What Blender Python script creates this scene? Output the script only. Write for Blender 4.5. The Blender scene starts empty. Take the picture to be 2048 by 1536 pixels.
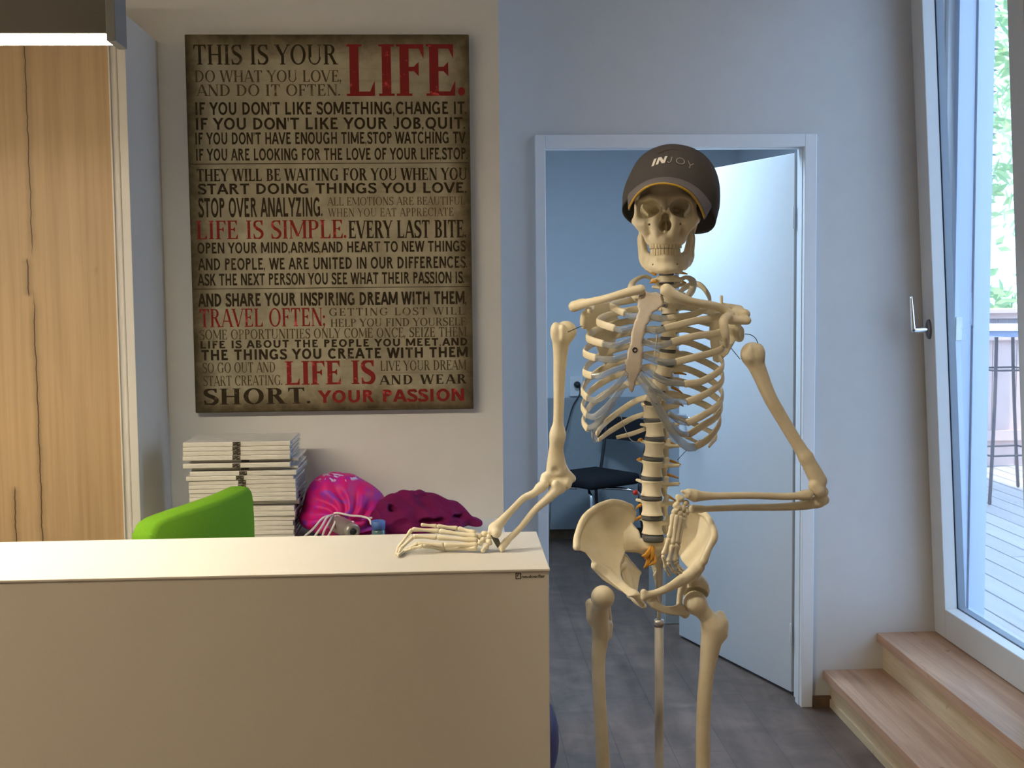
import bpy, bmesh, math, random
import numpy as np
from mathutils import Vector, Matrix, Euler
random.seed(7)
sc = bpy.context.scene
C = sc.collection
PI = math.pi

# ------------------------------------------------------------------ camera
FOC, YAW, PIT, ROL, CAMZ = 2467.26, 0.04889204, 0.07411855, -0.01037462, 1.62
ROT = Matrix.Rotation(-YAW, 3, 'Z') @ Matrix.Rotation(PI/2 - PIT, 3, 'X') @ Matrix.Rotation(ROL, 3, 'Z')
RN = np.array(ROT)
cam_data = bpy.data.cameras.new('camera')
cam_data.sensor_fit = 'HORIZONTAL'
cam_data.sensor_width = 36.0
cam_data.lens = 36.0*FOC/2048.0
cam_data.clip_start = 0.05
cam_data.clip_end = 200
cam = bpy.data.objects.new('camera', cam_data)
cam.matrix_world = Matrix.Translation((0, 0, CAMZ)) @ ROT.to_4x4()
C.objects.link(cam)
sc.camera = cam

# ------------------------------------------------------------------ view, sky, sun, lights
sc.view_settings.view_transform = 'Standard'
sc.view_settings.look = 'None'
sc.view_settings.gamma = 1.0
sc.view_settings.use_curve_mapping = False
sc.view_settings.exposure = 0.0

world = bpy.data.worlds.new('sky')
world.use_nodes = True
sc.world = world
wn = world.node_tree
wn.nodes.clear()
wo = wn.nodes.new('ShaderNodeOutputWorld')
wb = wn.nodes.new('ShaderNodeBackground')
wb.inputs['Color'].default_value = (0.42, 0.65, 1.0, 1)
wb.inputs['Strength'].default_value = 5.7
wn.links.new(wb.outputs[0], wo.inputs[0])

def lamp(name, kind, loc, energy, color, rot=(0, 0, 0), size=None, size_y=None, spread=None):
    d = bpy.data.lights.new(name, kind)
    d.energy = energy
    d.color = color
    if kind == 'AREA':
        d.shape = 'RECTANGLE'
        d.size = size
        d.size_y = size_y or size
        if spread: d.spread = spread
    o = bpy.data.objects.new(name, d)
    o.location = loc
    o.rotation_euler = rot
    C.objects.link(o)
    return o

sun = lamp('sun', 'SUN', (0, 0, 12), 9.0, (1.0, 0.93, 0.80), (math.radians(38), 0, math.radians(-72)))
sun.data.angle = 0.01
# warm ceiling lamp of the main room, then two added lights
lamp('ceiling_lamp_room', 'AREA', (-2.4, 1.1, 2.78), 38, (1.0, 0.76, 0.46), (0, 0, 0), 1.4, 0.5)
lamp('back_room_daylight', 'AREA', (0.50, 5.45, 2.56), 44, (0.52, 0.75, 1.0), (0, 0, 0), 0.5, 0.6)  # bluish light added under the closed ceiling, in place of a skylight
spot = lamp('skeleton_fill_spot', 'SPOT', (0.22, 1.66, 2.85), 33, (1.0, 0.84, 0.62))  # added spot, put in only to brighten the skeleton
spot.data.spot_size = math.radians(36)
spot.data.spot_blend = 0.7
spot.data.shadow_soft_size = 0.05
spot.rotation_euler = (Vector((0.50, 2.45, 1.20))-Vector(spot.location)).to_track_quat('-Z', 'Y').to_euler()
# portals: they only guide the sampling of the sky through the window openings
for nm, loc, sy, sz in (('portal_window', (2.04, 4.18, 1.65), 0.82, 2.8),):
    po = lamp(nm, 'AREA', loc, 1.0, (1, 1, 1), (0, math.radians(90), 0), sz, sy)
    po.data.cycles.is_portal = True

# ------------------------------------------------------------------ pixel helpers (a ray of the camera cut at a depth)
def ray(x, y):
    return RN @ np.array([(x-1024)/FOC, -(y-768)/FOC, -1.0])
def S(x, y, Y):
    d = ray(x, y)
    p = d*(Y/d[1])
    return np.array([p[0], p[1], p[2]+CAMZ])
def topix(X, Y, Z):
    Zc = Z-CAMZ
    a = RN[0, 0]*X+RN[1, 0]*Y+RN[2, 0]*Zc
    b = RN[0, 1]*X+RN[1, 1]*Y+RN[2, 1]*Zc
    c = -(RN[0, 2]*X+RN[1, 2]*Y+RN[2, 2]*Zc)
    return 1024+FOC*a/c, 768-FOC*b/c

# ------------------------------------------------------------------ materials
def srgb(r, g, b):
    f = lambda v: (v/255/12.92) if v/255 <= 0.04045 else ((v/255+0.055)/1.055)**2.4
    return (f(r), f(g), f(b), 1)

class NT:
    def __init__(self, name):
        self.m = bpy.data.materials.new(name)
        self.m.use_nodes = True
        self.t = self.m.node_tree
        self.t.nodes.clear()
        self.out = self.n('ShaderNodeOutputMaterial')
    def n(self, typ, **kw):
        nd = self.t.nodes.new(typ)
        for k, v in kw.items():
            if hasattr(nd, k) and not (k in nd.inputs): setattr(nd, k, v)
            else: nd.inputs[k].default_value = v
        return nd
    def l(self, a, b): self.t.links.new(a, b)
    def coord(self, which='Object', scale=(1, 1, 1)):
        tc = self.n('ShaderNodeTexCoord')
        mp = self.n('ShaderNodeMapping')
        mp.inputs['Scale'].default_value = scale
        self.l(tc.outputs[which], mp.inputs['Vector'])
        return mp.outputs[0]
    def noise(self, vec, scale, detail=4, rough=0.55, dist=0.0):
        nd = self.n('ShaderNodeTexNoise')
        nd.inputs['Scale'].default_value = scale
        nd.inputs['Detail'].default_value = detail
        nd.inputs['Roughness'].default_value = rough
        nd.inputs['Distortion'].default_value = dist
        self.l(vec, nd.inputs['Vector'])
        return nd.outputs['Fac']
    def ramp(self, fac, stops):
        nd = self.n('ShaderNodeValToRGB')
        el = nd.color_ramp.elements
        while len(el) < len(stops): el.new(0.5)
        for e, (p, c) in zip(el, stops):
            e.position = p
            e.color = c
        self.l(fac, nd.inputs[0])
        return nd.outputs[0]
    def mix(self, fac, a, b, mode='MIX'):
        nd = self.n('ShaderNodeMix')
        nd.data_type = 'RGBA'
        nd.blend_type = mode
        for sock, v in ((nd.inputs[0], fac), (nd.inputs[6], a), (nd.inputs[7], b)):
            if hasattr(v, 'links'): self.l(v, sock)
            else: sock.default_value = v
        return nd.outputs[2]
    def math(self, op, a, b=None, c=None):
        nd = self.n('ShaderNodeMath')
        nd.operation = op
        for i, v in enumerate((a, b, c)):
            if v is None: continue
            if hasattr(v, 'links'): self.l(v, nd.inputs[i])
            else: nd.inputs[i].default_value = v
        return nd.outputs[0]
    def bsdf(self, color, rough=0.5, metal=0.0, bump=None, bump_s=0.2, bump_d=0.002, spec=0.5, **kw):
        p = self.n('ShaderNodeBsdfPrincipled')
        if hasattr(color, 'links'): self.l(color, p.inputs['Base Color'])
        else: p.inputs['Base Color'].default_value = color
        if hasattr(rough, 'links'): self.l(rough, p.inputs['Roughness'])
        else: p.inputs['Roughness'].default_value = rough
        p.inputs['Metallic'].default_value = metal
        p.inputs['Specular IOR Level'].default_value = spec
        for k, v in kw.items(): p.inputs[k].default_value = v
        if bump is not None:
            b = self.n('ShaderNodeBump')
            b.inputs['Strength'].default_value = bump_s
            b.inputs['Distance'].default_value = bump_d
            self.l(bump, b.inputs['Height'])
            self.l(b.outputs[0], p.inputs['Normal'])
        return p.outputs[0]
    def done(self, sh):
        self.l(sh, self.out.inputs['Surface'])
        return self.m

def simple(name, col, rough=0.5, metal=0.0, var=0.06, scale=30, bump=0.0, spec=0.5, bump_d=0.001, **kw):
    t = NT(name)
    v = t.coord('Object')
    n = t.noise(v, scale)
    a = tuple(c*(1-var) for c in col[:3])+(1,)
    b = tuple(min(1, c*(1+var)) for c in col[:3])+(1,)
    colr = t.ramp(n, [(0.3, a), (0.7, b)])
    return t.done(t.bsdf(colr, rough, metal, bump=n if bump else None, bump_s=bump, bump_d=bump_d, spec=spec, **kw))

M = {}
M['wall'] = simple('white_wall_paint', (0.80, 0.79, 0.77, 1), 0.85, var=0.015, scale=14, bump=0.08, spec=0.2)
M['wall_dimmed'] = simple('dimmed_white_wall_paint', (0.63, 0.63, 0.625, 1), 0.85, var=0.015, scale=14, bump=0.08, spec=0.2)  # white wall again, colour dimmed to hold the weaker light of the recess
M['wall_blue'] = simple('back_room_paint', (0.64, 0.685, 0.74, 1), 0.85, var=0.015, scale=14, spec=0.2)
M['ceiling'] = simple('ceiling_paint', (0.82, 0.81, 0.79, 1), 0.9, var=0.01)
M['white_lacquer'] = simple('white_lacquer', (0.80, 0.80, 0.79, 1), 0.35, var=0.01, spec=0.4)
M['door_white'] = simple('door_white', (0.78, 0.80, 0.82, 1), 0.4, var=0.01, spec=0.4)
M['desk_white'] = simple('desk_laminate', (0.80, 0.78, 0.73, 1), 0.38, var=0.012, scale=200, spec=0.4)
M['desk_edge'] = simple('desk_edge_band', (0.66, 0.60, 0.52, 1), 0.5, var=0.02)
M['cab_white'] = simple('cabinet_white', (0.62, 0.60, 0.57, 1), 0.4, var=0.01)
M['groove'] = simple('shadow_gap_dark', (0.10, 0.08, 0.06, 1), 0.7)
M['lamp_grey'] = simple('lamp_anthracite', (0.115, 0.115, 0.11, 1), 0.55, var=0.05, scale=300)
M['lamp_cap'] = simple('lamp_end_cap', (0.21, 0.23, 0.25, 1), 0.5, var=0.03)
M['steel'] = simple('brushed_steel', (0.55, 0.56, 0.58, 1), 0.3, 1.0, var=0.05)
M['chrome'] = simple('chrome', (0.75, 0.77, 0.80, 1), 0.12, 1.0, var=0.02)
M['dark_metal'] = simple('dark_metal', (0.06, 0.06, 0.065, 1), 0.45, 0.6)
M['black_cloth'] = simple('black_upholstery', (0.020, 0.021, 0.026, 1), 0.9, var=0.2, scale=400, bump=0.2, spec=0.2)
M['black_plastic'] = simple('black_plastic', (0.015, 0.016, 0.02, 1), 0.5)
M['sash_white'] = simple('window_sash_white', (0.60, 0.59, 0.57, 1), 0.4, var=0.01)
M['sash_alu'] = simple('window_aluminium_grey', (0.10, 0.13, 0.17, 1), 0.5, var=0.03)
M['jamb_skylit'] = simple('window_jamb_skylit', (0.56, 0.64, 0.77, 1), 0.5, var=0.01)  # white frame with the blue skylight mixed into its colour
M['gasket'] = simple('gasket_black', (0.02, 0.022, 0.03, 1), 0.7)
M['brown_skirt'] = simple('brown_skirting', (0.14, 0.085, 0.045, 1), 0.6, var=0.15)
M['lower_wall_grey'] = simple('grey_lower_wall', (0.30, 0.34, 0.37, 1), 0.6, var=0.03)
M['grey_box'] = simple('grey_laminate', (0.42, 0.42, 0.40, 1), 0.6, var=0.03)

def emission(name, col, strength):
    t = NT(name)
    e = t.n('ShaderNodeEmission')
    e.inputs['Color'].default_value = col
    e.inputs['Strength'].default_value = strength
    return t.done(e.outputs[0])
M['led'] = emission('led_diffuser', (1.0, 0.87, 0.66, 1), 103.0)

def glass_thin(name, tint=(0.93, 0.96, 0.97, 1), refl=0.9):
    t = NT(name)
    tr = t.n('ShaderNodeBsdfTransparent')
    tr.inputs[0].default_value = tint
    gl = t.n('ShaderNodeBsdfGlossy')
    gl.inputs['Roughness'].default_value = 0.02
    fr = t.n('ShaderNodeFresnel')
    fr.inputs[0].default_value = 1.45
    f = t.math('MULTIPLY', fr.outputs[0], refl)
    mx = t.n('ShaderNodeMixShader')
    t.l(f, mx.inputs[0]); t.l(tr.outputs[0], mx.inputs[1]); t.l(gl.outputs[0], mx.inputs[2])
    return t.done(mx.outputs[0])
M['glass'] = glass_thin('window_glass', (0.985, 0.99, 0.99, 1), 0.45)

def wood(name, c1, c2, c3, grain=(40, 40, 2.2), scale=1.0, rough=0.45, plank=None, cracks=()):
    t = NT(name)
    v = t.coord('Object', grain)
    n1 = t.noise(v, scale, 8, 0.68, 0.5)
    v2 = t.coord('Object', tuple(g*0.22 for g in grain))
    n2 = t.noise(v2, scale, 3, 0.5, 0.8)
    nf = t.noise(t.coord('Object', tuple(g*5 if g > 5 else g*1.5 for g in grain)), scale, 3, 0.6)
    kn = t.noise(t.coord('Object', tuple(g*0.5 if g > 5 else g*4 for g in grain)), scale, 2, 0.5, 1.2)
    f = t.math('MULTIPLY', n2, 0.9)
    col = t.mix(f, t.ramp(n1, [(0.32, c1), (0.68, c2)]), c3)
    col = t.mix(0.5, col, t.ramp(nf, [(0.30, (0.80, 0.77, 0.73, 1)), (0.55, (1.04, 1.04, 1.04, 1))]), 'MULTIPLY')
    col = t.mix(1.0, col, t.ramp(kn, [(0.22, (0.50, 0.40, 0.30, 1)), (0.31, (1, 1, 1, 1))]), 'MULTIPLY')
    if cracks:
        tc = t.n('ShaderNodeTexCoord')
        sp = t.n('ShaderNodeSeparateXYZ')
        t.l(tc.outputs['Object'], sp.inputs[0])
        wob = t.noise(t.coord('Object', (0, 0, 1)), 9, 4, 0.6)
        wob2 = t.noise(t.coord('Object', (0, 0, 1)), 3, 2, 0.5)
        for (x0, zc, zh, w) in cracks:
            xx = t.math('ADD', sp.outputs[0], t.math('MULTIPLY', t.math('SUBTRACT', wob, 0.5), 0.02))
            dx = t.math('ABSOLUTE', t.math('SUBTRACT', xx, x0))
            dz = t.math('DIVIDE', t.math('ABSOLUTE', t.math('SUBTRACT', sp.outputs[2], zc)), zh)
            core = t.math('SUBTRACT', 1.0, t.math('DIVIDE', dx, w))
            halo = t.math('MULTIPLY', t.math('SUBTRACT', 1.0, t.math('DIVIDE', dx, w*7)), 0.45)
            msk = t.math('MULTIPLY', t.math('MAXIMUM', core, t.math('MULTIPLY', halo, wob2)), t.math('MULTIPLY', t.math('LESS_THAN', dz, 1.0), t.math('MINIMUM', t.math('MULTIPLY', t.math('SUBTRACT', 1.0, dz), 5.0), 1.0)))
            msk = t.math('MAXIMUM', t.math('MINIMUM', t.math('MULTIPLY', msk, 1.6), 0.92), 0.0)
            col = t.mix(msk, col, (0.045, 0.022, 0.008, 1))
    return t.done(t.bsdf(col, rough, bump=n1, bump_s=0.12, bump_d=0.001, spec=0.35))

M['oak_door'] = wood('rustic_oak_panel', srgb(158, 132, 100), srgb(190, 164, 130), srgb(174, 147, 112), (16, 16, 0.9),
                     cracks=((0.246, 2.09, 0.36, 0.0024), (0.230, 1.68, 0.06, 0.003), (0.244, 1.20, 0.45, 0.0028), (0.165, 0.95, 0.10, 0.0028)))
M['oak_step'] = wood('oak_step_tread', srgb(158, 120, 94), srgb(212, 176, 148), srgb(184, 146, 118), (30, 1.6, 30), rough=0.35)
M['oak_riser'] = wood('oak_riser_board', srgb(182, 160, 128), srgb(222, 204, 172), srgb(202, 182, 148), (30, 2.0, 20), rough=0.5)

def floor_mat():
    t = NT('grey_vinyl_planks')
    v = t.coord('Object', (1, 1, 1))
    br = t.n('ShaderNodeTexBrick')
    mp = t.coord('Object', (1, 1, 1))
    rot = t.n('ShaderNodeMapping')
    rot.inputs['Rotation'].default_value = (0, 0, math.radians(90))
    t.l(mp, rot.inputs[0])
    t.l(rot.outputs[0], br.inputs['Vector'])
    br.inputs['Color1'].default_value = srgb(122, 106, 95)
    br.inputs['Color2'].default_value = srgb(112, 97, 87)
    br.inputs['Mortar'].default_value = srgb(92, 83, 79)
    br.inputs['Scale'].default_value = 1.0
    br.inputs['Mortar Size'].default_value = 0.0016
    br.inputs['Brick Width'].default_value = 1.2
    br.inputs['Row Height'].default_value = 0.19
    n1 = t.noise(t.coord('Object', (9, 1.2, 1)), 1.0, 5, 0.6, 0.6)
    n2 = t.noise(v, 7.0, 5, 0.6, 0.7)
    col = t.mix(0.75, br.outputs[0], t.ramp(n1, [(0.3, (0.55, 0.52, 0.50, 1)), (0.7, (1.15, 1.1, 1.08, 1))]), 'MULTIPLY')
    col = t.mix(0.8, col, t.ramp(n2, [(0.3, (0.62, 0.60, 0.62, 1)), (0.7, (1.2, 1.16, 1.14, 1))]), 'MULTIPLY')
    return t.done(t.bsdf(col, 0.42, bump=n1, bump_s=0.08, spec=0.4))
M['floor'] = floor_mat()

def bone_mat(name, c1, c2, c3):
    t = NT(name)
    v = t.coord('Object')
    n1 = t.noise(v, 22, 4, 0.6)
    n2 = t.noise(v, 160, 3, 0.6)
    col = t.ramp(n1, [(0.28, c1), (0.55, c2), (0.8, c3)])
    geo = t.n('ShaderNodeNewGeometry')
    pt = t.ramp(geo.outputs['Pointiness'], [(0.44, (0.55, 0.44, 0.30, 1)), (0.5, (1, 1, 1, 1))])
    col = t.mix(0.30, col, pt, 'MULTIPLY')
    return t.done(t.bsdf(col, 0.42, bump=n2, bump_s=0.10, bump_d=0.0008, spec=0.4))
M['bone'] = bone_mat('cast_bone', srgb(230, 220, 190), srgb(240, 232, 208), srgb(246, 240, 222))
M['bone_pink'] = simple('sternum_cast', srgb(216, 207, 196), 0.5, var=0.08, scale=40, bump=0.1)
M['tooth'] = simple('tooth_cast', srgb(236, 226, 196), 0.3, var=0.05, scale=100)
M['disc'] = simple('grey_disc_rubber', (0.105, 0.115, 0.125, 1), 0.5, var=0.06)
M['nerve'] = simple('yellow_nerve_plastic', (0.72, 0.36, 0.045, 1), 0.4, var=0.1, scale=60)
M['red_bulge'] = simple('red_disc_bulge', (0.45, 0.02, 0.03, 1), 0.45)
M['pole'] = simple('pole_off_white', (0.60, 0.57, 0.52, 1), 0.4, var=0.03)
def cart_mat():
    t = NT('clear_cartilage_plastic')
    tr = t.n('ShaderNodeBsdfTransparent'); tr.inputs[0].default_value = (0.90, 0.93, 0.96, 1)
    p = t.n('ShaderNodeBsdfPrincipled')
    p.inputs['Base Color'].default_value = (0.52, 0.57, 0.63, 1)
    p.inputs['Roughness'].default_value = 0.12
    p.inputs['Specular IOR Level'].default_value = 0.9
    lw = t.n('ShaderNodeLayerWeight'); lw.inputs[0].default_value = 0.35
    f = t.math('ADD', t.math('MULTIPLY', lw.outputs['Facing'], 0.50), 0.34)
    mx = t.n('ShaderNodeMixShader')
    t.l(f, mx.inputs[0]); t.l(tr.outputs[0], mx.inputs[1]); t.l(p.outputs[0], mx.inputs[2])
    return t.done(mx.outputs[0])
M['cart'] = cart_mat()

# ------------------------------------------------------------------ mesh helpers
def tag(o, label=None, cat=None, group=None, kind=None):
    if label: o['label'] = label
    if cat: o['category'] = cat
    if group: o['group'] = group
    if kind: o['kind'] = kind
    return o
def thing(name, label, cat, loc=(0, 0, 0), group=None, kind=None):
    o = bpy.data.objects.new(name, None)
    o.empty_display_size = 0.05
    o.location = loc
    C.objects.link(o)
    return tag(o, label, cat, group, kind)
def wloc(o):
    v = Vector((0, 0, 0))
    while o is not None:
        v = v + o.location
        o = o.parent
    return v
def mk(name, V, F, mat, parent=None, smooth=False, local=False):
    me = bpy.data.meshes.new(name)
    V = np.asarray(V, dtype=float)
    if parent is not None and not local:
        V = V - np.array(wloc(parent))
    me.from_pydata([tuple(v) for v in V], [], [tuple(int(i) for i in f) for f in F])
    mats = mat if isinstance(mat, (list, tuple)) else [mat]
    for m in mats: me.materials.append(m)
    if smooth:
        me.polygons.foreach_set('use_smooth', [True]*len(me.polygons))
    me.update()
    o = bpy.data.objects.new(name, me)
    if parent is not None: o.parent = parent
    C.objects.link(o)
    return o
class G:
    """collects shapes into one mesh"""
    def __init__(self): self.V = []; self.F = []
    def add(self, V, F):
        k = len(self.V)
        self.V += [tuple(v) for v in V]
        self.F += [tuple(i+k for i in f) for f in F]
        return self
    def box(self, x0, x1, y0, y1, z0, z1, bev=0.0, seg=2, T=None):
        V, F = boxg(x0, x1, y0, y1, z0, z1, bev, seg)
        if T is not None: V = [tuple(T @ Vector(v)) for v in V]
        return self.add(V, F)
    def tube(self, *a, **k): return self.add(*tubeg(*a, **k))
    def mk(self, name, mat, parent=None, smooth=False, local=False): return mk(name, self.V, self.F, mat, parent, smooth, local)
def bm_out(bm):
    bm.verts.index_update()
    V = [tuple(v.co) for v in bm.verts]
    F = [tuple(v.index for v in f.verts) for f in bm.faces]
    bm.free()
    return V, F
def boxg(x0, x1, y0, y1, z0, z1, bev=0.0, seg=2):
    V = [(x, y, z) for x in (x0, x1) for y in (y0, y1) for z in (z0, z1)]
    F = [(0, 1, 3, 2), (4, 6, 7, 5), (0, 4, 5, 1), (2, 3, 7, 6), (0, 2, 6, 4), (1, 5, 7, 3)]
    if bev <= 0: return V, F
    bm = bmesh.new()
    vs = [bm.verts.new(v) for v in V]
    for f in F: bm.faces.new([vs[i] for i in f])
    bmesh.ops.bevel(bm, geom=bm.edges[:], offset=bev, segments=seg, profile=0.5, affect='EDGES')
    return bm_out(bm)
def catmull(P, n):
    P = [np.array(p, float) for p in P]
    if len(P) == 2: return [P[0]+(P[1]-P[0])*t for t in np.linspace(0, 1, n)]
    Q = [2*P[0]-P[1]]+P+[2*P[-1]-P[-2]]
    out = []
    L = len(P)-1
    for t in np.linspace(0, L, n):
        i = min(int(t), L-1); u = t-i
        a, b, c, d = Q[i], Q[i+1], Q[i+2], Q[i+3]
        out.append(0.5*((2*b)+(-a+c)*u+(2*a-5*b+4*c-d)*u*u+(-a+3*b-3*c+d)*u**3))
    return out
def tubeg(P, r, seg=10, n=None, up=None, ell=(1, 1), round_ends=True, power=2.0):
    """swept tube; r number or list along P; ell=(along up, across)"""
    if n is None: n = max(2, (len(P)-1)*6) if len(P) > 2 else 2
    rr = np.array([r]*len(P) if np.isscalar(r) else r, float)
    pts = catmull(P, n)
    rad = np.interp(np.linspace(0, len(P)-1, n), range(len(P)), rr)
    pts = list(pts); rad = list(rad)
    if round_ends:
        d0 = pts[0]-pts[1]; d0 = d0/np.linalg.norm(d0)
        d1 = pts[-1]-pts[-2]; d1 = d1/np.linalg.norm(d1)
        m = min(ell) if isinstance(ell[0], (int, float)) else 1
        pre = [(pts[0]+d0*rad[0]*m*s, rad[0]*c) for s, c in ((0.85, 0.5), (0.5, 0.85))]
        post = [(pts[-1]+d1*rad[-1]*m*s, rad[-1]*c) for s, c in ((0.5, 0.85), (0.85, 0.5))]
        pts = [p for p, _ in pre]+pts+[p for p, _ in post]
        rad = [q for _, q in pre]+rad+[q for _, q in post]
    N = len(pts)
    V = []; F = []
    u = None
    for i in range(N):
        t = pts[min(i+1, N-1)]-pts[max(i-1, 0)]
        t = t/(np.linalg.norm(t)+1e-12)
        if up is not None:
            a = np.array(up, float)
            if abs(np.dot(a, t)) > 0.98: a = np.array([0.3, 1, 0.2])
        elif u is None:
            a = np.array([0, 0, 1.0]) if abs(t[2]) < 0.9 else np.array([0, 1.0, 0])
        else: a = u
        u = a-np.dot(a, t)*t; u = u/np.linalg.norm(u)
        w = np.cross(t, u)
        for k in range(seg):
            th = 2*PI*k/seg
            cu, cw = math.cos(th), math.sin(th)
            if power != 2.0:
                q = (abs(cu)**power+abs(cw)**power)**(-1/power)
                cu *= q; cw *= q
            V.append(pts[i]+u*rad[i]*ell[0]*cu+w*rad[i]*ell[1]*cw)
    for i in range(N-1):
        for k in range(seg):
            a = i*seg+k; b = i*seg+(k+1) % seg
            F.append((a, b, b+seg, a+seg))
    F.append(tuple(range(seg-1, -1, -1)))
    F.append(tuple((N-1)*seg+k for k in range(seg)))
    return V, F
def latheg(prof, seg=32, c=(0, 0, 0), sx=1.0, sy=1.0):
    V = []; F = []
    n = len(prof)
    for r, z in prof:
        for k in range(seg):
            a = 2*PI*k/seg
            V.append((c[0]+r*sx*math.cos(a), c[1]+r*sy*math.sin(a), c[2]+z))
    for i in range(n-1):
        for k in range(seg):
            a = i*seg+k; b = i*seg+(k+1) % seg
            F.append((a, b, b+seg, a+seg))
    F.append(tuple(range(seg-1, -1, -1)))
    F.append(tuple((n-1)*seg+k for k in range(seg)))
    return V, F
def box(name, x0, x1, y0, y1, z0, z1, mat, parent=None, bev=0.0):
    V, F = boxg(x0, x1, y0, y1, z0, z1, bev)
    return mk(name, V, F, mat, parent)
def struct(o): o['kind'] = 'structure'; return o
def dup(o, parent=None):
    c = o.copy()
    C.objects.link(c)
    if parent is not None: c.parent = parent
    for ch in o.children: dup(ch, c)
    return c
# ================================================================== ROOM
HC = 3.15
g = G()
g.box(-3.4, 1.95, -3.2, 4.76, -0.08, 0.0); g.box(-0.9, 2.0, 4.76, 8.1, -0.08, 0.0)
struct(g.mk('floor', M['floor']))
struct(box('ceiling', -3.5, 2.01, -3.3, 4.76, HC, HC+0.15, M['ceiling']))
struct(box('wall_back_left', -3.4, 0.172, 4.20, 4.76, 0, HC, M['wall']))
g = G()
g.box(0.172, 0.330, 4.64, 4.76, 0, HC); g.box(1.372, 1.87, 4.64, 4.76, 0, HC); g.box(0.330, 1.372, 4.64, 4.76, 2.185, HC)
struct(g.mk('wall_back_right', M['wall_dimmed']))
struct(box('wall_left', -3.5, -3.4, -3.2, 4.76, 0, HC, M['wall']))
struct(box('wall_front', -3.5, 2.01, -3.3, -3.2, 0, HC, M['wall']))
g = G()
for y0, y1, z0, z1 in ((4.615, 4.78, -0.05, HC), (-3.2, 3.735, 0.28, HC), (-3.2, 4.615, -0.05, 0.28), (3.735, 4.615, 3.02, HC)):
    g.box(1.875, 2.012, y0, y1, z0, z1)
struct(g.mk('wall_right', M['wall']))
# skirting boards
struct(box('baseboard_back', 1.385, 1.462, 4.622, 4.64, 0.0, 0.042, M['brown_skirt']))
struct(box('baseboard_back_room', -0.8, 1.87, 7.982, 8.0, 0.0, 0.072, M['brown_skirt']))
# back room
struct(box('wall_back_room', -0.9, 2.0, 8.0, 8.1, 0, 2.7, M['wall_blue']))
struct(box('wall_back_room_left', -0.9, -0.8, 4.76, 8.0, 0, 2.7, M['wall_blue']))
struct(box('wall_back_room_right', 1.87, 2.0, 4.78, 8.0, 0, 2.7, M['wall_blue']))
struct(box('ceiling_back_room', -0.9, 2.0, 4.76, 8.1, 2.6, 2.7, M['ceiling']))
struct(box('wall_back_room_lower', 0.2, 1.40, 7.94, 7.982, 0.072, 0.932, M['lower_wall_grey'], bev=0.004))  # flat dark grey slab over the lower part of the wall

# door frame (white block frame) and door leaf
fr = thing('door_1', 'white door frame around the open doorway behind the skeleton', 'door frame', (0.85, 4.64, 0))
struct(fr)
g = G()
for x0, x1, z0, z1 in ((0.321, 0.359, 0, 2.202), (1.338, 1.383, 0, 2.202), (0.359, 1.338, 2.155, 2.202)):
    g.box(x0, x1, 4.625, 4.655, z0, z1, 0.002)
g.mk('architrave', M['door_white'], fr)
g = G()
for x0, x1, z0, z1 in ((0.345, 0.362, 0, 2.16), (1.335, 1.352, 0, 2.16), (0.362, 1.335, 2.153, 2.168)):
    g.box(x0, x1, 4.655, 4.70, z0, z1)
for x0, x1, z0, z1 in ((0.335, 0.352, 0, 2.17), (1.348, 1.362, 0, 2.17), (0.352, 1.348, 2.165, 2.18)):
    g.box(x0, x1, 4.70, 4.765, z0, z1)
g.mk('jamb', M['door_white'], fr)
lf = thing('door_leaf', 'white door leaf standing open into the room behind, hinged on the right', 'door', (1.340, 4.775, 0))
L = 0.905
ang = math.atan2(5.635-4.775, 1.046-1.340)
T = Matrix.Translation((1.340, 4.775, 0)) @ Matrix.Rotation(ang, 4, 'Z')
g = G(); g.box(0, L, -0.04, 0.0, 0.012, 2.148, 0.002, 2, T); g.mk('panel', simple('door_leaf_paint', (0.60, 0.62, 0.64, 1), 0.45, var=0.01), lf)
g = G()
for sgn in (1, -1):
    y0 = 0.0 if sgn > 0 else -0.04
    g.add([tuple(T @ Vector(v)) for v in latheg([(0.024, 0), (0.024, 0.008)], 20)[0]], [])
g = G()
tp = [T @ Vector(p) for p in ((L-0.06, 0.0, 1.05), (L-0.06, 0.05, 1.05), (L-0.075, 0.055, 1.05), (L-0.19, 0.055, 1.05))]
g.tube([tuple(p) for p in tp], 0.009, 10)
g.mk('handle', M['steel'], lf, True)
g = G()
for z in (0.25, 1.9):
    g.tube([tuple(T @ Vector((-0.004, 0.006, z-0.04))), tuple(T @ Vector((-0.004, 0.006, z+0.04)))], 0.0045, 10)
g.mk('hinge', M['door_white'], lf, True)

# ================================================================== WINDOW DOOR (tilted open) AND FIXED FRAME
wf = thing('window_1', 'fixed white frame of the tall glazed terrace door', 'window frame', (1.95, 4.2, 0.28)); struct(wf)
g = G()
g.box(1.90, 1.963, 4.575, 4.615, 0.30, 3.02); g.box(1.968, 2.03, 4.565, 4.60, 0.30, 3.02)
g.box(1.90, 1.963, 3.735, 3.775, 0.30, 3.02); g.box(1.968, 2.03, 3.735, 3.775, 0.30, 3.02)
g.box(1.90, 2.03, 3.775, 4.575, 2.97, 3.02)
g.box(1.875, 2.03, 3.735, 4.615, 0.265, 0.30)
g.mk('frame', M['jamb_skylit'], wf)
g = G(); g.box(1.9625, 1.9685, 4.585, 4.615, 0.30, 3.02); g.mk('seal', M['gasket'], wf)
g = G(); g.box(1.903, 1.928, 4.570, 4.5755, 1.42, 1.51, 0.002); g.mk('striker_plate', simple('zinc_striker', (0.55, 0.58, 0.50, 1), 0.4, 0.5), wf)
TH = math.radians(3.08)
sash = thing('window_sash', 'white terrace door sash tilted inward at the top with handle turned up', 'window', (1.86, 4.17, 0.285))
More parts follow.
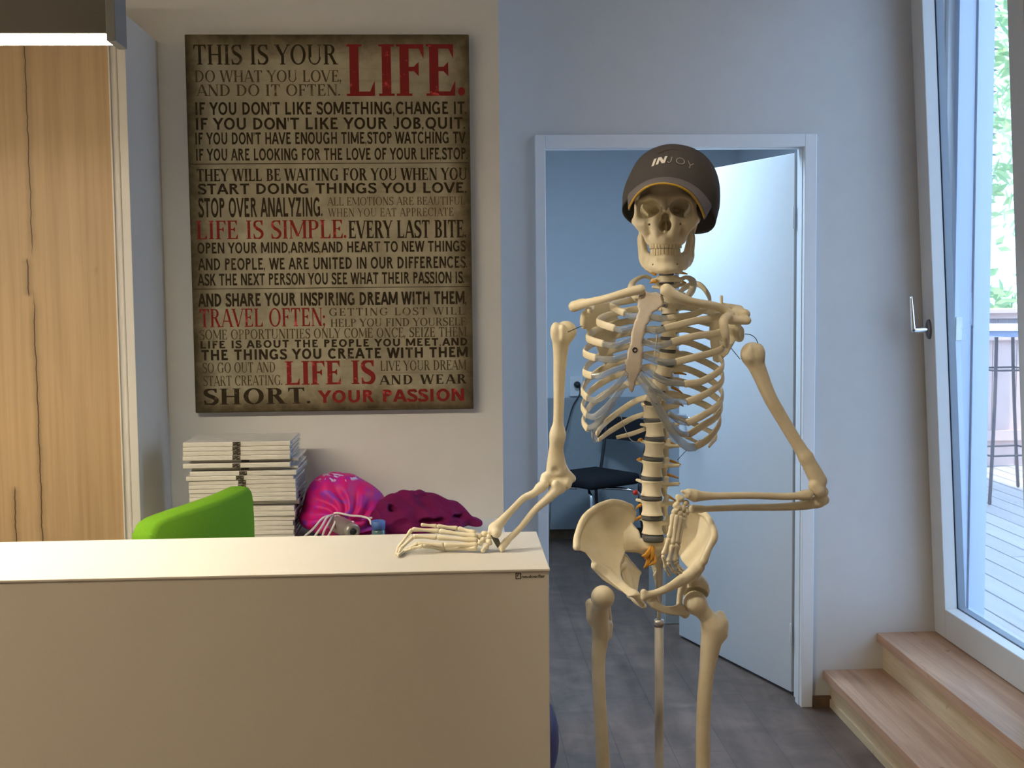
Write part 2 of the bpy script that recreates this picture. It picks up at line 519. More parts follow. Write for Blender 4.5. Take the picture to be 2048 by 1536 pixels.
TS = Matrix.Translation((1.86, 0, 0.2905)) @ Matrix.Rotation(-TH, 4, 'Y')
def sashpt(dx, y, dz): return tuple(TS @ Vector((dx, y, dz)))
SH = 2.68
g = G()
for y0, y1, z0, z1 in ((3.725, 3.833, 0, SH), (4.512, 4.62, 0, SH), (3.833, 4.512, 0, 0.115), (3.833, 4.512, SH-0.108, SH)):
    g.box(0, 0.048, y0, y1, z0, z1, 0.003, 2, TS)
g.mk('sash_frame', M['sash_white'], sash)
g = G()
for y0, y1, z0, z1 in ((3.735, 3.836, 0.01, SH), (4.509, 4.61, 0.01, SH), (3.836, 4.509, 0.01, 0.118), (3.836, 4.509, SH-0.11, SH)):
    g.box(0.051, 0.078, y0, y1, z0, z1, 0.0, 2, TS)
g.mk('aluminium_cladding', M['sash_alu'], sash)
g = G(); g.box(0.0485, 0.0505, 3.80, 4.545, 0.08, SH-0.08, 0, 2, TS); g.mk('pane', M['glass'], sash)
# handle: rosette and lever turned straight up
hz = 1.462-0.285; hy = 4.556
g = G()
V, F = latheg([(0.001, -0.011), (0.012, -0.011), (0.0155, -0.008), (0.0165, 0.0)], 28, sx=2.3, sy=1.25)
g.add([tuple(TS @ Vector((v[2], hy+v[1], hz+v[0]))) for v in V], F)
hd = g.mk('handle_rosette', simple('dark_rosette', (0.20, 0.20, 0.21, 1), 0.35, 0.8), sash, True)
g = G()
g.tube([sashpt(-0.005, hy, hz), sashpt(-0.055, hy, hz), sashpt(-0.062, hy, hz+0.012), sashpt(-0.064, hy, hz+0.075), sashpt(-0.066, hy, hz+0.125)], [0.011, 0.011, 0.011, 0.0085, 0.006], 12, 24)
g.mk('handle_lever', M['chrome'], sash, True)

# raised exterior slat blind in front of the glazed door
bl = thing('exterior_blind', 'slat ends of a grey exterior blind outside the glazed door', 'blind', (2.03, 4.3, 2.75))
for i in range(10):
    z = 2.74-0.078*i
    V = []; 
    for y in (4.57, 4.61):
        V += [(2.012, y, z+0.007), (2.047, y, z-0.002), (2.012, y, z-0.007), (2.006, y, z)]
    mk('slat', V, [(0, 1, 2, 3), (7, 6, 5, 4), (0, 4, 5, 1), (1, 5, 6, 2), (2, 6, 7, 3), (3, 7, 4, 0)], M['sash_alu'], bl)

# ================================================================== STEPS
st = thing('wooden_steps', 'two oak steps leading up to the glazed terrace door', 'steps', (1.65, 3.0, 0))
YN, YF = 0.4, 4.638
for x0, x1, z, in ((1.427, 1.682, 0.143), (1.637, 1.872, 0.286)):
    box('tread', x0, x1, YN, YF, z-0.036, z, M['oak_step'], st, 0.002)
box('riser', 1.455, 1.475, YN, YF, 0.002, 0.107, M['oak_riser'], st)
box('riser', 1.662, 1.682, YN, YF, 0.143, 0.250, M['oak_riser'], st)
box('plinth', 1.449, 1.456, YN, YF, 0.001, 0.032, M['oak_riser'], st)
for o in st.children:
    if o.name.startswith('riser.001'): pass
box('support', 1.69, 1.86, YN, YF, 0.001, 0.249, M['oak_riser'], st)

# ================================================================== RECEPTION COUNTER
co = thing('reception_counter', 'long white reception counter in the foreground with a small printed logo', 'counter', (-1.3, 2.47, 0))
box('counter_top', -3.0, 0.180, 2.288, 2.652, 1.0945, 1.10, M['desk_white'], co, 0.0015)
box('front_panel', -3.0, 0.178, 2.291, 2.316, 0.0, 1.0942, M['desk_white'], co, 0.0015)
box('side_panel', 0.152, 0.178, 2.318, 2.65, 0.0, 1.0942, M['desk_white'], co, 0.001)
box('work_surface', -3.0, 0.150, 2.32, 2.98, 0.72, 0.745, M['desk_white'], co, 0.001)

# ================================================================== PENDANT LAMP
pl = thing('pendant_lamp', 'anthracite linear pendant lamp with glowing underside over the counter', 'lamp', (-1.6, 2.44, 2.11))
g = G(); g.box(-2.7, -0.640, 2.400, 2.406, 2.114, 2.32); g.box(-2.7, -0.640, 2.474, 2.480, 2.114, 2.32); g.box(-2.7, -0.640, 2.406, 2.474, 2.19, 2.32)
g.mk('housing', M['lamp_grey'], pl)
box('end_cap', -0.640, -0.623, 2.398, 2.482, 2.100, 2.325, M['lamp_cap'], pl, 0.001)
box('diffuser', -2.7, -0.6405, 2.4062, 2.4738, 2.107, 2.125, M['led'], pl)
for x in (-2.2, -0.95):
    g = G(); g.tube([(x, 2.44, 2.32), (x, 2.44, HC)], 0.0015, 6); g.mk('suspension_wire', M['steel'], pl)

# ================================================================== WARDROBE WITH OAK SLIDING DOOR
cb = thing('wardrobe', 'tall white wardrobe with a rustic oak sliding door left of the poster', 'wardrobe', (-1.5, 4.0, 0))
box('side_panel', -0.980, -0.955, 3.78, 4.198, 0.0, 2.458, M['cab_white'], cb, 0.0015)
box('top_panel', -3.2, -0.9805, 3.79, 4.198, 2.43, 2.458, M['cab_white'], cb)
box('back_panel', -3.2, -0.982, 4.17, 4.195, 0.0, 2.43, M['cab_white'], cb)
box('sliding_door', -3.2, -1.008, 3.796, 3.818, 0.02, 2.425, M['oak_door'], cb)
g = G()
g.box(-1.0075, -1.0035, 3.782, 3.82, 0.02, 2.425); g.box(-1.0035, -0.9835, 3.79, 3.82, 0.02, 2.425)
V, F = tubeg([(-0.988, 3.792, 0.02), (-0.988, 3.792, 2.425)], 0.0045, 12, round_ends=False); g.add(V, F)
g.mk('edge_profile', M['cab_white'], cb)

# ================================================================== DESK BEHIND THE COUNTER
dk = thing('white_side_desk', 'white desk along the poster wall carrying books and bags', 'desk', (-0.4, 3.97, 0))
box('desk_top', -0.953, 0.165, 3.74, 4.197, 0.822, 0.847, M['desk_white'], dk, 0.0015)
box('side_panel', -0.953, -0.93, 3.76, 4.195, 0.0, 0.8215, M['desk_white'], dk)
box('leg', 0.125, 0.160, 4.155, 4.19, 0.0, 0.8215, M['desk_white'], dk)
DZ = 0.8475

# ================================================================== GYM BALL
def uvsphere(c, r, nu=48, nv=24):
    return latheg([(r*math.sin(PI*i/nv)+1e-5, -r*math.cos(PI*i/nv)) for i in range(nv+1)], nu, c)
gb = mk('exercise_ball', *uvsphere((0.062, 3.70, 0.252), 0.252), simple('purple_vinyl', (0.022, 0.012, 0.075, 1), 0.42, var=0.06), None, True)
tag(gb, 'dark purple exercise ball half hidden behind the counter end', 'ball')

# ================================================================== BOOKS
t = NT('spine_band_pattern')
ck = t.n('ShaderNodeTexChecker'); ck.inputs['Scale'].default_value = 1.0
t.l(t.coord('Object', (110, 1, 210)), ck.inputs['Vector'])
ck.inputs['Color1'].default_value = (0.03, 0.022, 0.016, 1); ck.inputs['Color2'].default_value = (0.45, 0.42, 0.36, 1)
nz = t.noise(t.coord('Object', (90, 1, 420)), 1.0, 2)
M['band'] = t.done(t.bsdf(t.mix(t.ramp(nz, [(0.42, (0, 0, 0, 1)), (0.5, (1, 1, 1, 1))]), ck.outputs[0], (0.04, 0.03, 0.022, 1)), 0.3))
t = NT('shrink_wrapped_cover')
n = t.noise(t.coord('Object', (14, 40, 90)), 1.5, 4)
M['cover'] = t.done(t.bsdf(t.ramp(n, [(0.3, (0.60, 0.575, 0.53, 1)), (0.7, (0.72, 0.70, 0.66, 1))]), 0.22, bump=n, bump_s=0.15, bump_d=0.002, spec=0.6))
M['wrap'] = glass_thin('clear_shrink_wrap', (0.80, 0.86, 0.95, 1), 1.6)
bk_rows = [(1071, 1079.5, 378, 588, 0.0, 0), (1062, 1071, 380, 584, 0.002, -1), (1053.3, 1062, 378, 583, 0.0, 1), (1043.5, 1053.3, 377, 582, 0.0, 0), (1033.5, 1043.5, 378, 584, 0.004, 1),
           (1024, 1033.5, 380, 589, 0.0, -1), (1014, 1024, 378, 584, 0.002, 0), (1003.5, 1014, 384, 590, 0.03, 1), (994.5, 1003.5, 381, 590, 0.0, 0), (986, 994.5, 380, 592, 0.001, -0.5),
           (977.5, 986, 378, 590, 0.0, 0.6), (969, 977.5, 378, 590, 0.0, 0), (960.5, 969, 378, 591, 0.002, -0.5), (951.5, 960.5, 372, 583, 0.0, 1.5), (942.5, 951.5, 382, 594, 0.0, -1.5),
           (936, 942.5, 384, 588, 0.03, 0.5), (926.5, 936, 366, 579, 0.0, 0), (920.5, 926.5, 380, 592, 0.028, 1), (911, 920.5, 367, 578, 0.0, 0), (902, 911, 367, 578, 0.001, 0.4), (893, 902, 367.5, 578.5, 0.0, -0.4), (883.5, 893, 367.5, 578.5, 0.0, 0)]
ORD = ['topmost', 'second', 'third', 'fourth', 'fifth', 'sixth', 'seventh', 'eighth', 'ninth', 'tenth', 'eleventh', 'twelfth', 'thirteenth', 'fourteenth', 'fifteenth', 'sixteenth', 'seventeenth', 'eighteenth', 'nineteenth', 'twentieth', 'twenty-first', 'bottom']
BW, BD = 0.330, 0.235
BY = 3.845
bz = DZ
proto = None
nb = len(bk_rows)
for i, (yt, yb, xl, xr, rec, yaw) in enumerate(bk_rows):
    zt = S(470, yt, BY)[2]
    th = zt-bz
    xc = S((xl+xr)/2, yt, BY)[0]
    if proto is None:
        b = thing('book', 'book', 'book')
        hw, hd_ = BW/2, BD/2
        g = G()
        g.box(-hw, hw, -hd_, hd_, 0.0004, 0.0145, 0.0012)
        g.mk('cover', M['cover'], b, local=True)
        g = G(); g.box(-hw+0.001, hw+0.0045, -hd_+0.02, hd_-0.003, 0.003, 0.0115, 0.001); g.mk('shrink_wrap', M['wrap'], b, local=True)
        g = G(); g.box(-0.012, 0.0125, -hd_-0.0006, -hd_+0.004, 0.0008, 0.0141); g.mk('spine_band', M['band'], b, local=True)
        proto = b
    else: b = dup(proto)
    b.location = (xc, BY+BD/2+rec, bz)
    b.rotation_euler = (0, 0, math.radians(yaw))
    b.scale = (1, 1, th/0.0149)
    k = nb-1-i
    b['label'] = '%s white book with dark spine band in the stack on the desk' % (ORD[k]+' from top' if 0 < k < nb-1 else ORD[k])
    b['category'] = 'book'; b['group'] = 'white books stacked on the desk'
    bz = zt+0.0002
BTOP = bz
# ================================================================== LETTERING (own stroke alphabet, cap height 1)
def glyphs(serif=True, T=0.15, t=0.05):
    s, e = 0.045, 0.075
    if not serif: t = T*0.92
    def quad(x0, y0, x1, y1, w, horiz=False):
        if horiz or abs(x1-x0) > 1e-6 and abs(y1-y0) > 1e-6:
            pass
        dx, dy = x1-x0, y1-y0
        L = math.hypot(dx, dy)
        if abs(dx) < 1e-6: return [(x0-w/2, y0), (x0+w/2, y0), (x1+w/2, y1), (x1-w/2, y1)]
        if abs(dy) < 1e-6: return [(x0, y0-w/2), (x1, y1-w/2), (x1, y1+w/2), (x0, y0+w/2)]
        hw = w*L/abs(dy)/2
        return [(x0-hw, y0), (x0+hw, y0), (x1+hw, y1), (x1-hw, y1)]
    def slab(x, y, w): return [(x-w/2-e, y), (x+w/2+e, y), (x+w/2+e, y+s), (x-w/2-e, y+s)]
    def stem(x, w=None, y0=0, y1=1, sb=True, stp=True):
        w = w or T
        P = [quad(x, y0, x, y1, w)]
        if serif and sb: P.append(slab(x, 0, w))
        if serif and stp: P.append(slab(x, 1-s, w))
        return P
    def diag(x0, x1, w, y0=0, y1=1, ends=''):
        P = [quad(x0, y0, x1, y1, w)]
        if serif and 'b' in ends: P.append(slab(x0, 0, w))
        if serif and 't' in ends: P.append(slab(x1, 1-s, w))
        return P
    def hbar(x0, x1, y, w=None):
        w = w or t
        return [quad(x0, y, x1, y, w)]
    def arc(cx, cy, rx, ry, a0, a1, n=18, tx=None, ty=None):
        tx = T if tx is None else tx; ty = t if ty is None else ty
        P = []
        prev = None
        for i in range(n+1):
            a = math.radians(a0+(a1-a0)*i/n)
            o = (cx+rx*math.cos(a), cy+ry*math.sin(a)); q = (cx+(rx-tx)*math.cos(a), cy+(ry-ty)*math.sin(a))
            if prev: P.append([prev[0], o, q, prev[1]])
            prev = (o, q)
        return P
    def tick(x, y, d, side):   # triangular serif tick: y end of bar, d direction (+up/-down)
        if not serif: return []
        return [[(x, y), (x-side*0.16, y), (x, y+d)]] if True else []
    def path(pts, ws):
        P = []; prev = None
        C_ = catmull([(p[0], p[1], 0) for p in pts], 26)
        W = np.interp(np.linspace(0, 1, 26), np.linspace(0, 1, len(ws)), ws)
        for i, p in enumerate(C_):
            d = C_[min(i+1, 25)]-C_[max(i-1, 0)]; d = d/np.linalg.norm(d)
            nx, ny = -d[1], d[0]
            a = (p[0]+nx*W[i]/2, p[1]+ny*W[i]/2); b = (p[0]-nx*W[i]/2, p[1]-ny*W[i]/2)
            if prev: P.append([prev[0], a, b, prev[1]])
            prev = (a, b)
        return P
    hb = t/2
    D = {}
    D['I'] = (stem(.22), .44)
    D['H'] = (stem(.2)+stem(.76)+hbar(.2, .76, .5), .96)
    D['L'] = (stem(.2)+hbar(.2, .68, hb)+tick(.68, 0, .30, 1), .74)
    D['F'] = (stem(.2)+hbar(.2, .66, 1-hb)+hbar(.2, .54, .52)+tick(.66, 1, -.28, 1)+tick(.54, .52, .14, 1)+tick(.54, .52, -.14, 1), .70)
    D['E'] = (stem(.2)+hbar(.2, .66, 1-hb)+hbar(.2, .54, .52)+hbar(.2, .70, hb)+tick(.66, 1, -.28, 1)+tick(.54, .52, .14, 1)+tick(.54, .52, -.14, 1)+tick(.70, 0, .30, 1), .77)
    D['T'] = (stem(.41, stp=False)+hbar(.05, .77, 1-hb)+tick(.77, 1, -.28, 1)+tick(.05, 1, -.28, -1), .82)
    D['D'] = (stem(.2)+arc(.36, .5, .50, .5, -90, 90)+hbar(.2, .36, hb)+hbar(.2, .36, 1-hb), .94)
    D['O'] = (arc(.5, .5, .45, .515, 0, 360, 36), 1.0)
    D['Q'] = (arc(.5, .5, .45, .515, 0, 360, 36)+diag(.78, .52, T*.8, -.14, .22), 1.0)
    D['C'] = (arc(.5, .5, .45, .515, 42, 318, 30)+(tick(.845, .97, -.32, 1) if serif else []), .90)
    D['G'] = (arc(.5, .5, .45, .515, 42, 318, 30)+stem(.78, None, .04, .44, False, False)+(tick(.845, .97, -.32, 1) if serif else [])+hbar(.58 if not serif else .66, .86 if not serif else .92, .44), 1.0)
    th = T
    D['S'] = (path([(.60, .76), (.53, .92), (.36, 1-hb), (.17, .90), (.14, .72), (.26, .58), (.44, .48), (.58, .36), (.60, .20), (.48, .06), (.32, hb), (.15, .08), (.09, .26)], [t, t, t, th*.8, th*.95, th*1.05, th*1.05, th*1.05, th*.95, th*.8, t, t, t])+(tick(.63, 1.0, -.3, 1) if serif else [])+(tick(.07, 0, .3, -1) if serif else []), .70)
    D['U'] = (stem(.2, None, .36, 1, False)+stem(.76, t if serif else T, .36, 1, False)+arc(.48 - (0 if not serif else .012), .38, .28+T/2, .395, 180, 360, 20, tx=(T if not serif else (T*.6))), .96)
    D['P'] = (stem(.2)+arc(.40, .735, .30, .265, -90, 90)+hbar(.2, .40, .47+hb)+hbar(.2, .40, 1-hb), .76)
    D['R'] = (stem(.2)+arc(.40, .745, .30, .255, -90, 90)+hbar(.2, .46, .49+hb)+hbar(.2, .40, 1-hb)+diag(.74, .44, T*.95, 0, .52, 'b'), .88)
    D['B'] = (stem(.2)+arc(.40, .76, .27, .24, -90, 90)+arc(.42, .27, .31, .27, -90, 90)+hbar(.2, .42, .52)+hbar(.2, .40, 1-hb)+hbar(.2, .42, hb), .80)
    tk = t if serif else T
    D['A'] = (diag(.08, .42, tk, ends='b')+diag(.80, .44, T, ends='b')+hbar(.2, .66, .32), .88)
    D['V'] = ([quad(.44, 0, .08, 1, T), quad(.44, 0, .80, 1, tk)]+([slab(.08, 1-s, T), slab(.80, 1-s, tk)] if serif else []), .88)
    D['W'] = ([quad(.34, 0, .08, 1, T), quad(.34, 0, .60, 1, tk), quad(.86, 0, .60, 1, T), quad(.86, 0, 1.12, 1, tk)]+([slab(.08, 1-s, T), slab(.60, 1-s, T), slab(1.12, 1-s, tk)] if serif else []), 1.20)
    D['M'] = (stem(.14, tk)+stem(.98, T)+[quad(.56, .12, .16, 1, T), quad(.56, .12, .96, 1, tk)], 1.14)
    D['N'] = (stem(.16, tk, sb=True)+stem(.78, tk, sb=False)+[quad(.76, 0, .18, 1, T*1.05)], .94)
    D['Y'] = ([quad(.42, .44, .08, 1, T), quad(.42, .44, .76, 1, tk)]+stem(.42, None, 0, .48, True, False)+([slab(.08, 1-s, T), slab(.76, 1-s, tk)] if serif else []), .84)
    D['K'] = (stem(.2)+[quad(.26, .40, .72, 1, tk), quad(.76, 0, .40, .58, T)]+([slab(.76, 0, T), slab(.72, 1-s, tk)] if serif else []), .88)
    D['X'] = ([quad(.74, 0, .10, 1, T), quad(.10, 0, .74, 1, tk)]+([slab(.10, 0, tk), slab(.74, 0, T), slab(.1, 1-s, T), slab(.74, 1-s, tk)] if serif else []), .84)
    D['Z'] = (hbar(.08, .68, 1-hb)+hbar(.08, .70, hb)+[quad(.14, 0, .62, 1, T)]+tick(.70, 0, .28, 1)+tick(.08, 1, -.28, -1), .77)
    D['J'] = (stem(.44, None, .26, 1, False)+arc(.30-(0 if serif else .01), .27, .14+T/2, .28, 180, 360, 16, tx=T*.9), .62)
    dot = [(.08+.085*math.cos(a), .085+.085*math.sin(a)) for a in np.linspace(0, 2*PI, 11)[:-1]]
    D['.'] = ([dot], .26)
    D[','] = ([dot, [(.10, .09), (.165, .08), (.06, -.17), (.02, -.15)]], .26)
    D[';'] = ([dot, [(x, y+.42) for x, y in dot], [(.10, .09), (.165, .08), (.06, -.17), (.02, -.15)]], .28)
    D["'"] = ([[(.04, 1), (.17, 1), (.12, .68), (.07, .68)]], .22)
    D[' '] = ([], .40)
    return D
def text_polys(s, D, track=0.0):
    P = []; x = 0
    for ch in s:
        ps, adv = D[ch]
        P += [[(px+x, py) for px, py in q] for q in ps]
        x += adv+track
    return P
def fit_box(P, x0, x1, y0, y1):
    xs = [p[0] for q in P for p in q]
    a, b = min(xs), max(xs)
    return [[(x0+(p[0]-a)/(b-a)*(x1-x0), y0+p[1]*(y1-y0)) for p in q] for q in P]

# ================================================================== POSTER
PY = 4.163
po = thing('poster_canvas', 'large distressed canvas print of motivational text in black and red on the wall', 'poster', (-0.39, 4.18, 1.85))
t = NT('aged_poster_print')
v = t.coord('Generated')
sp = t.n('ShaderNodeSeparateXYZ'); t.l(v, sp.inputs[0])
ex = t.math('SUBTRACT', 0.5, t.math('ABSOLUTE', t.math('SUBTRACT', sp.outputs[0], 0.5)))
ez = t.math('SUBTRACT', 0.5, t.math('ABSOLUTE', t.math('SUBTRACT', sp.outputs[2], 0.5)))
edge = t.math('MINIMUM', ex, t.math('MULTIPLY', ez, 1.25))
ov = t.coord('Object')
n1 = t.noise(ov, 16, 6, 0.65, 0.3); n2 = t.noise(ov, 4.5, 4, 0.6); n3 = t.noise(t.coord('Object', (1.5, 1, 60)), 1.0, 3, 0.6)
edg = t.math('ADD', edge, t.math('MULTIPLY', t.math('SUBTRACT', n1, 0.5), 0.07))
grime = t.ramp(edg, [(0.0, (0.20, 0.17, 0.12, 1)), (0.035, (0.50, 0.45, 0.37, 1)), (0.09, (1, 1, 1, 1))])
base = t.ramp(n2, [(0.3, srgb(150, 140, 118)), (0.55, srgb(176, 168, 144)), (0.75, srgb(166, 150, 126))])
base = t.mix(0.5, base, t.ramp(n1, [(0.35, (0.72, 0.70, 0.66, 1)), (0.65, (1.1, 1.08, 1.04, 1))]), 'MULTIPLY')
base = t.mix(0.35, base, t.ramp(n3, [(0.3, (0.6, 0.57, 0.52, 1)), (0.42, (1, 1, 1, 1))]), 'MULTIPLY')
M['poster'] = t.done(t.bsdf(t.mix(1.0, base, grime, 'MULTIPLY'), 0.75, bump=n1, bump_s=0.1, spec=0.2))
def ink(name, c):
    t = NT(name)
    n = t.noise(t.coord('Object'), 38, 5, 0.7, 0.2)
    return t.done(t.bsdf(t.ramp(n, [(0.30, tuple(min(1, q*3.2+0.03) for q in c[:3])+(1,)), (0.42, c)]), 0.75, spec=0.2))
M['ink'] = ink('dark_brown_ink', srgb(52, 42, 26))
M['ink_red'] = ink('red_ink', srgb(132, 38, 36))
M['ink_light'] = ink('faded_brown_ink', srgb(82, 70, 48))
pz0, pz1 = 1.228, 2.474
box('canvas', -0.859, 0.0725, PY, 4.199, pz0, pz1, M['poster'], po, 0.003)
SF = glyphs(True, 0.165, 0.06); SFB = glyphs(True, 0.215, 0.085); SN = glyphs(False, 0.195); SNB = glyphs(False, 0.225); SFL = glyphs(True, 0.13, 0.05)
LN = [("THIS IS YOUR", SF, 'ink', 92, 1078, 100, 236, 0), ("LIFE.", SFB, 'ink_red', 1136, 1945, 97, 450, 0), ("DO WHAT YOU LOVE,", SF, 'ink_light', 100, 1100, 275, 355, 0), ("AND DO IT OFTEN.", SF, 'ink_light', 110, 1092, 372, 450, 0),
      ("IF YOU DON'T LIKE SOMETHING,CHANGE IT.", SN, 'ink', 105, 1957, 491, 577, 0), ("IF YOU DON'T LIKE YOUR JOB,QUIT.", SN, 'ink', 108, 1948, 598, 678, 0), ("IF YOU DON'T HAVE ENOUGH TIME,STOP WATCHING TV.", SN, 'ink', 105, 1958, 697, 778, 0), ("IF YOU ARE LOOKING FOR THE LOVE OF YOUR LIFE,STOP.", SN, 'ink', 110, 1962, 807, 888, 0),
      ("THEY WILL BE WAITING FOR YOU WHEN YOU", SFB, 'ink', 115, 1957, 945, 1028, 0), ("START DOING THINGS YOU LOVE.", SN, 'ink', 120, 1957, 1045, 1117, 0), ("STOP OVER ANALYZING.", SN, 'ink', 124, 972, 1145, 1276, 0),
      ("ALL EMOTIONS ARE BEAUTIFUL", SFL, 'ink_light', 1005, 1945, 1140, 1195, 0), ("WHEN YOU EAT APPRECIATE", SFL, 'ink_light', 1010, 1865, 1216, 1272, 0.05)]
LN2 = [("LIFE IS SIMPLE.", SF, 'ink_red', 112, 1136, 2, 128, 0), ("EVERY LAST BITE.", SFB, 'ink', 1150, 1953, 2, 122, 0), ("OPEN YOUR MIND,ARMS,AND HEART TO NEW THINGS", SN, 'ink', 118, 1952, 148, 222, 0), ("AND PEOPLE, WE ARE UNITED IN OUR DIFFERENCES.", SN, 'ink', 122, 1960, 255, 335, 0), ("ASK THE NEXT PERSON YOU SEE WHAT THEIR PASSION IS.", SN, 'ink', 120, 1940, 360, 440, 0),
       ("AND SHARE YOUR INSPIRING DREAM WITH THEM,", SNB, 'ink', 122, 1955, 494, 583, 0), ("TRAVEL OFTEN;", SF, 'ink_red', 135, 990, 604, 728, 0), ("GETTING LOST WILL", SF, 'ink_light', 1018, 1940, 598, 650, 0.12), ("HELP YOU FIND YOURSELF", SF, 'ink_light', 1028, 1950, 670, 725, 0), ("SOME OPPORTUNITIES ONLY COME ONCE, SEIZE THEM.", SF, 'ink_light', 135, 1966, 740, 806, 0),
       ("LIFE IS ABOUT THE PEOPLE YOU MEET,AND", SNB, 'ink', 140, 1962, 815, 867, 0.08), ("THE THINGS YOU CREATE WITH THEM", SNB, 'ink', 146, 1965, 876, 947, 0.05), ("SO GO OUT AND", SF, 'ink_light', 155, 650, 972, 1042, 0), ("START CREATING.", SF, 'ink_light', 160, 698, 1062, 1130, 0), ("LIFE IS", SFB, 'ink_red', 718, 1335, 961, 1122, 0),
       ("LIVE YOUR DREAM", SF, 'ink_light', 1368, 1955, 958, 1026, 0), ("AND WEAR", SFB, 'ink', 1358, 1960, 1056, 1120, 0.12), ("SHORT.", SFB, 'ink', 160, 890, 1148, 1257, 0.05), ("YOUR PASSION", SNB, 'ink_red', 940, 1940, 1157, 1242, 0.03)]
k = 2048/600.0
def plate(P, y):
    V = []; F = []
    for qi, q in enumerate(P):
        b = len(V)
        ar = sum(q[i][0]*q[(i+1) % len(q)][1]-q[(i+1) % len(q)][0]*q[i][1] for i in range(len(q)))
        qq = q if ar > 0 else q[::-1]
        V += [(p[0], y-(qi % 9)*0.00004, p[1]) for p in qq]
        F.append(tuple(range(b, b+len(qq))))
    return V, F
for lines, oy in ((LN, 60), (LN2, 440)):
    for s_, D, m, x0, x1, y0, y1, tr in lines:
        yc = oy+(y0+y1)/2/k
        a = S(360+x0/k, yc, PY); b = S(360+x1/k, yc, PY)
        xm = 360+(x0+x1)/2/k
        ztop = S(xm, oy+y0/k, PY)[2]; zbot = S(xm, oy+y1/k, PY)[2]
        P = fit_box(text_polys(s_, D, tr), a[0], b[0], zbot, ztop)
        mk('lettering', *plate(P, PY-0.0006), M[m], po)
for y in (60+911/k, 440+463/k):
    z = S(660, y, PY)[2]
    box('rule_line', -0.852, 0.066, PY-0.0006, PY-0.0001, z-0.0012, z+0.0012, M['ink'], po)

# counter logo: square mark and maker's name in small print
lg = G()
LY = 2.2905
a = S(1031, 1146, LY); b = S(1042, 1158, LY)
x0, z1, x1, z0 = a[0], a[2], b[0], b[2]
w = (x1-x0)*0.14
for q in (((x0, z0), (x1, z0), (x1, z0+w), (x0, z0+w)), ((x0, z1-w), (x1, z1-w), (x1, z1), (x0, z1)), ((x0, z0), (x0+w, z0), (x0+w, z1), (x0, z1)), ((x1-w, z0), (x1, z0), (x1, z1), (x1-w, z1)), ((x0+2*w, z0+3.4*w), (x0+3*w, z0+3.4*w), (x0+3*w, z1-2*w), (x0+2*w, z1-2*w)), ((x0+3*w, z1-3*w), (x1-2.4*w, z1-3*w), (x1-2.4*w, z1-2*w), (x0+3*w, z1-2*w))):
    V, F = plate([list(q)], LY-0.0003); lg.add(V, F)
logo = lg.mk('logo_mark', M['ink'], co)
cu = bpy.data.curves.new('logo_text', 'FONT'); cu.body = 'neudoerfler'; cu.size = 1.0; cu.offset = 0.012
to = bpy.data.objects.new('logo_text_curve', cu); C.objects.link(to)
bpy.context.view_layer.update()
tm = to.evaluated_get(bpy.context.evaluated_depsgraph_get()).to_mesh()
TV = [tuple(v.co) for v in tm.vertices]; TF = [tuple(p.vertices) for p in tm.polygons]
bpy.data.objects.remove(to)
a = S(1043.5, 1156, LY); b = S(1090, 1149, LY)
xs = [v[0] for v in TV]; mx = max(xs); mn = min(xs)
mk('logo_text', [(a[0]+(v[0]-mn)/(mx-mn)*(b[0]-a[0]), LY-0.0004, a[2]+v[1]*0.0085) for v in TV], TF, M['ink'], co)

# ================================================================== GREEN OFFICE CHAIR
gc = thing('office_chair', 'bright green swivel chair with its back showing over the counter', 'chair', (-0.95, 3.62, 0))
M['green'] = simple('green_felt', (0.17, 0.40, 0.022, 1), 0.85, var=0.06, scale=260, bump=0.15, spec=0.2)
A0 = np.array([-0.848, 3.35]); A1 = np.array([-0.640, 3.79]); dU = (A1-A0)/np.linalg.norm(A1-A0); LU = np.linalg.norm(A1-A0)
nU = np.array([dU[1], -dU[0]])
prof = [(0.00, 0.60), (0.0, 0.95), (0.006, 0.995), (0.028, 1.022), (0.09, 1.036), (0.2, 1.046), (0.33, 1.053), (0.42, 1.056), (0.458, 1.050), (0.484, 1.026), (0.494, 0.985), (0.499, 0.90), (0.49, 0.60)]
prof2 = catmull([(u, z, 0) for u, z in prof], 60)
bm = bmesh.new()
def cvt(u, z, d):
    b = 0.045*((u/LU-0.5)*2)**2      # shell curvature
    p = A0+dU*u+nU*(d+0.045-b)
    return (p[0]*0.965, p[1]*0.965, 1.62+(z-0.014-1.62)*0.965)
NU = 14
rows = []
inner = [(p[0], p[1]) for p in prof2]
V = []; F = []
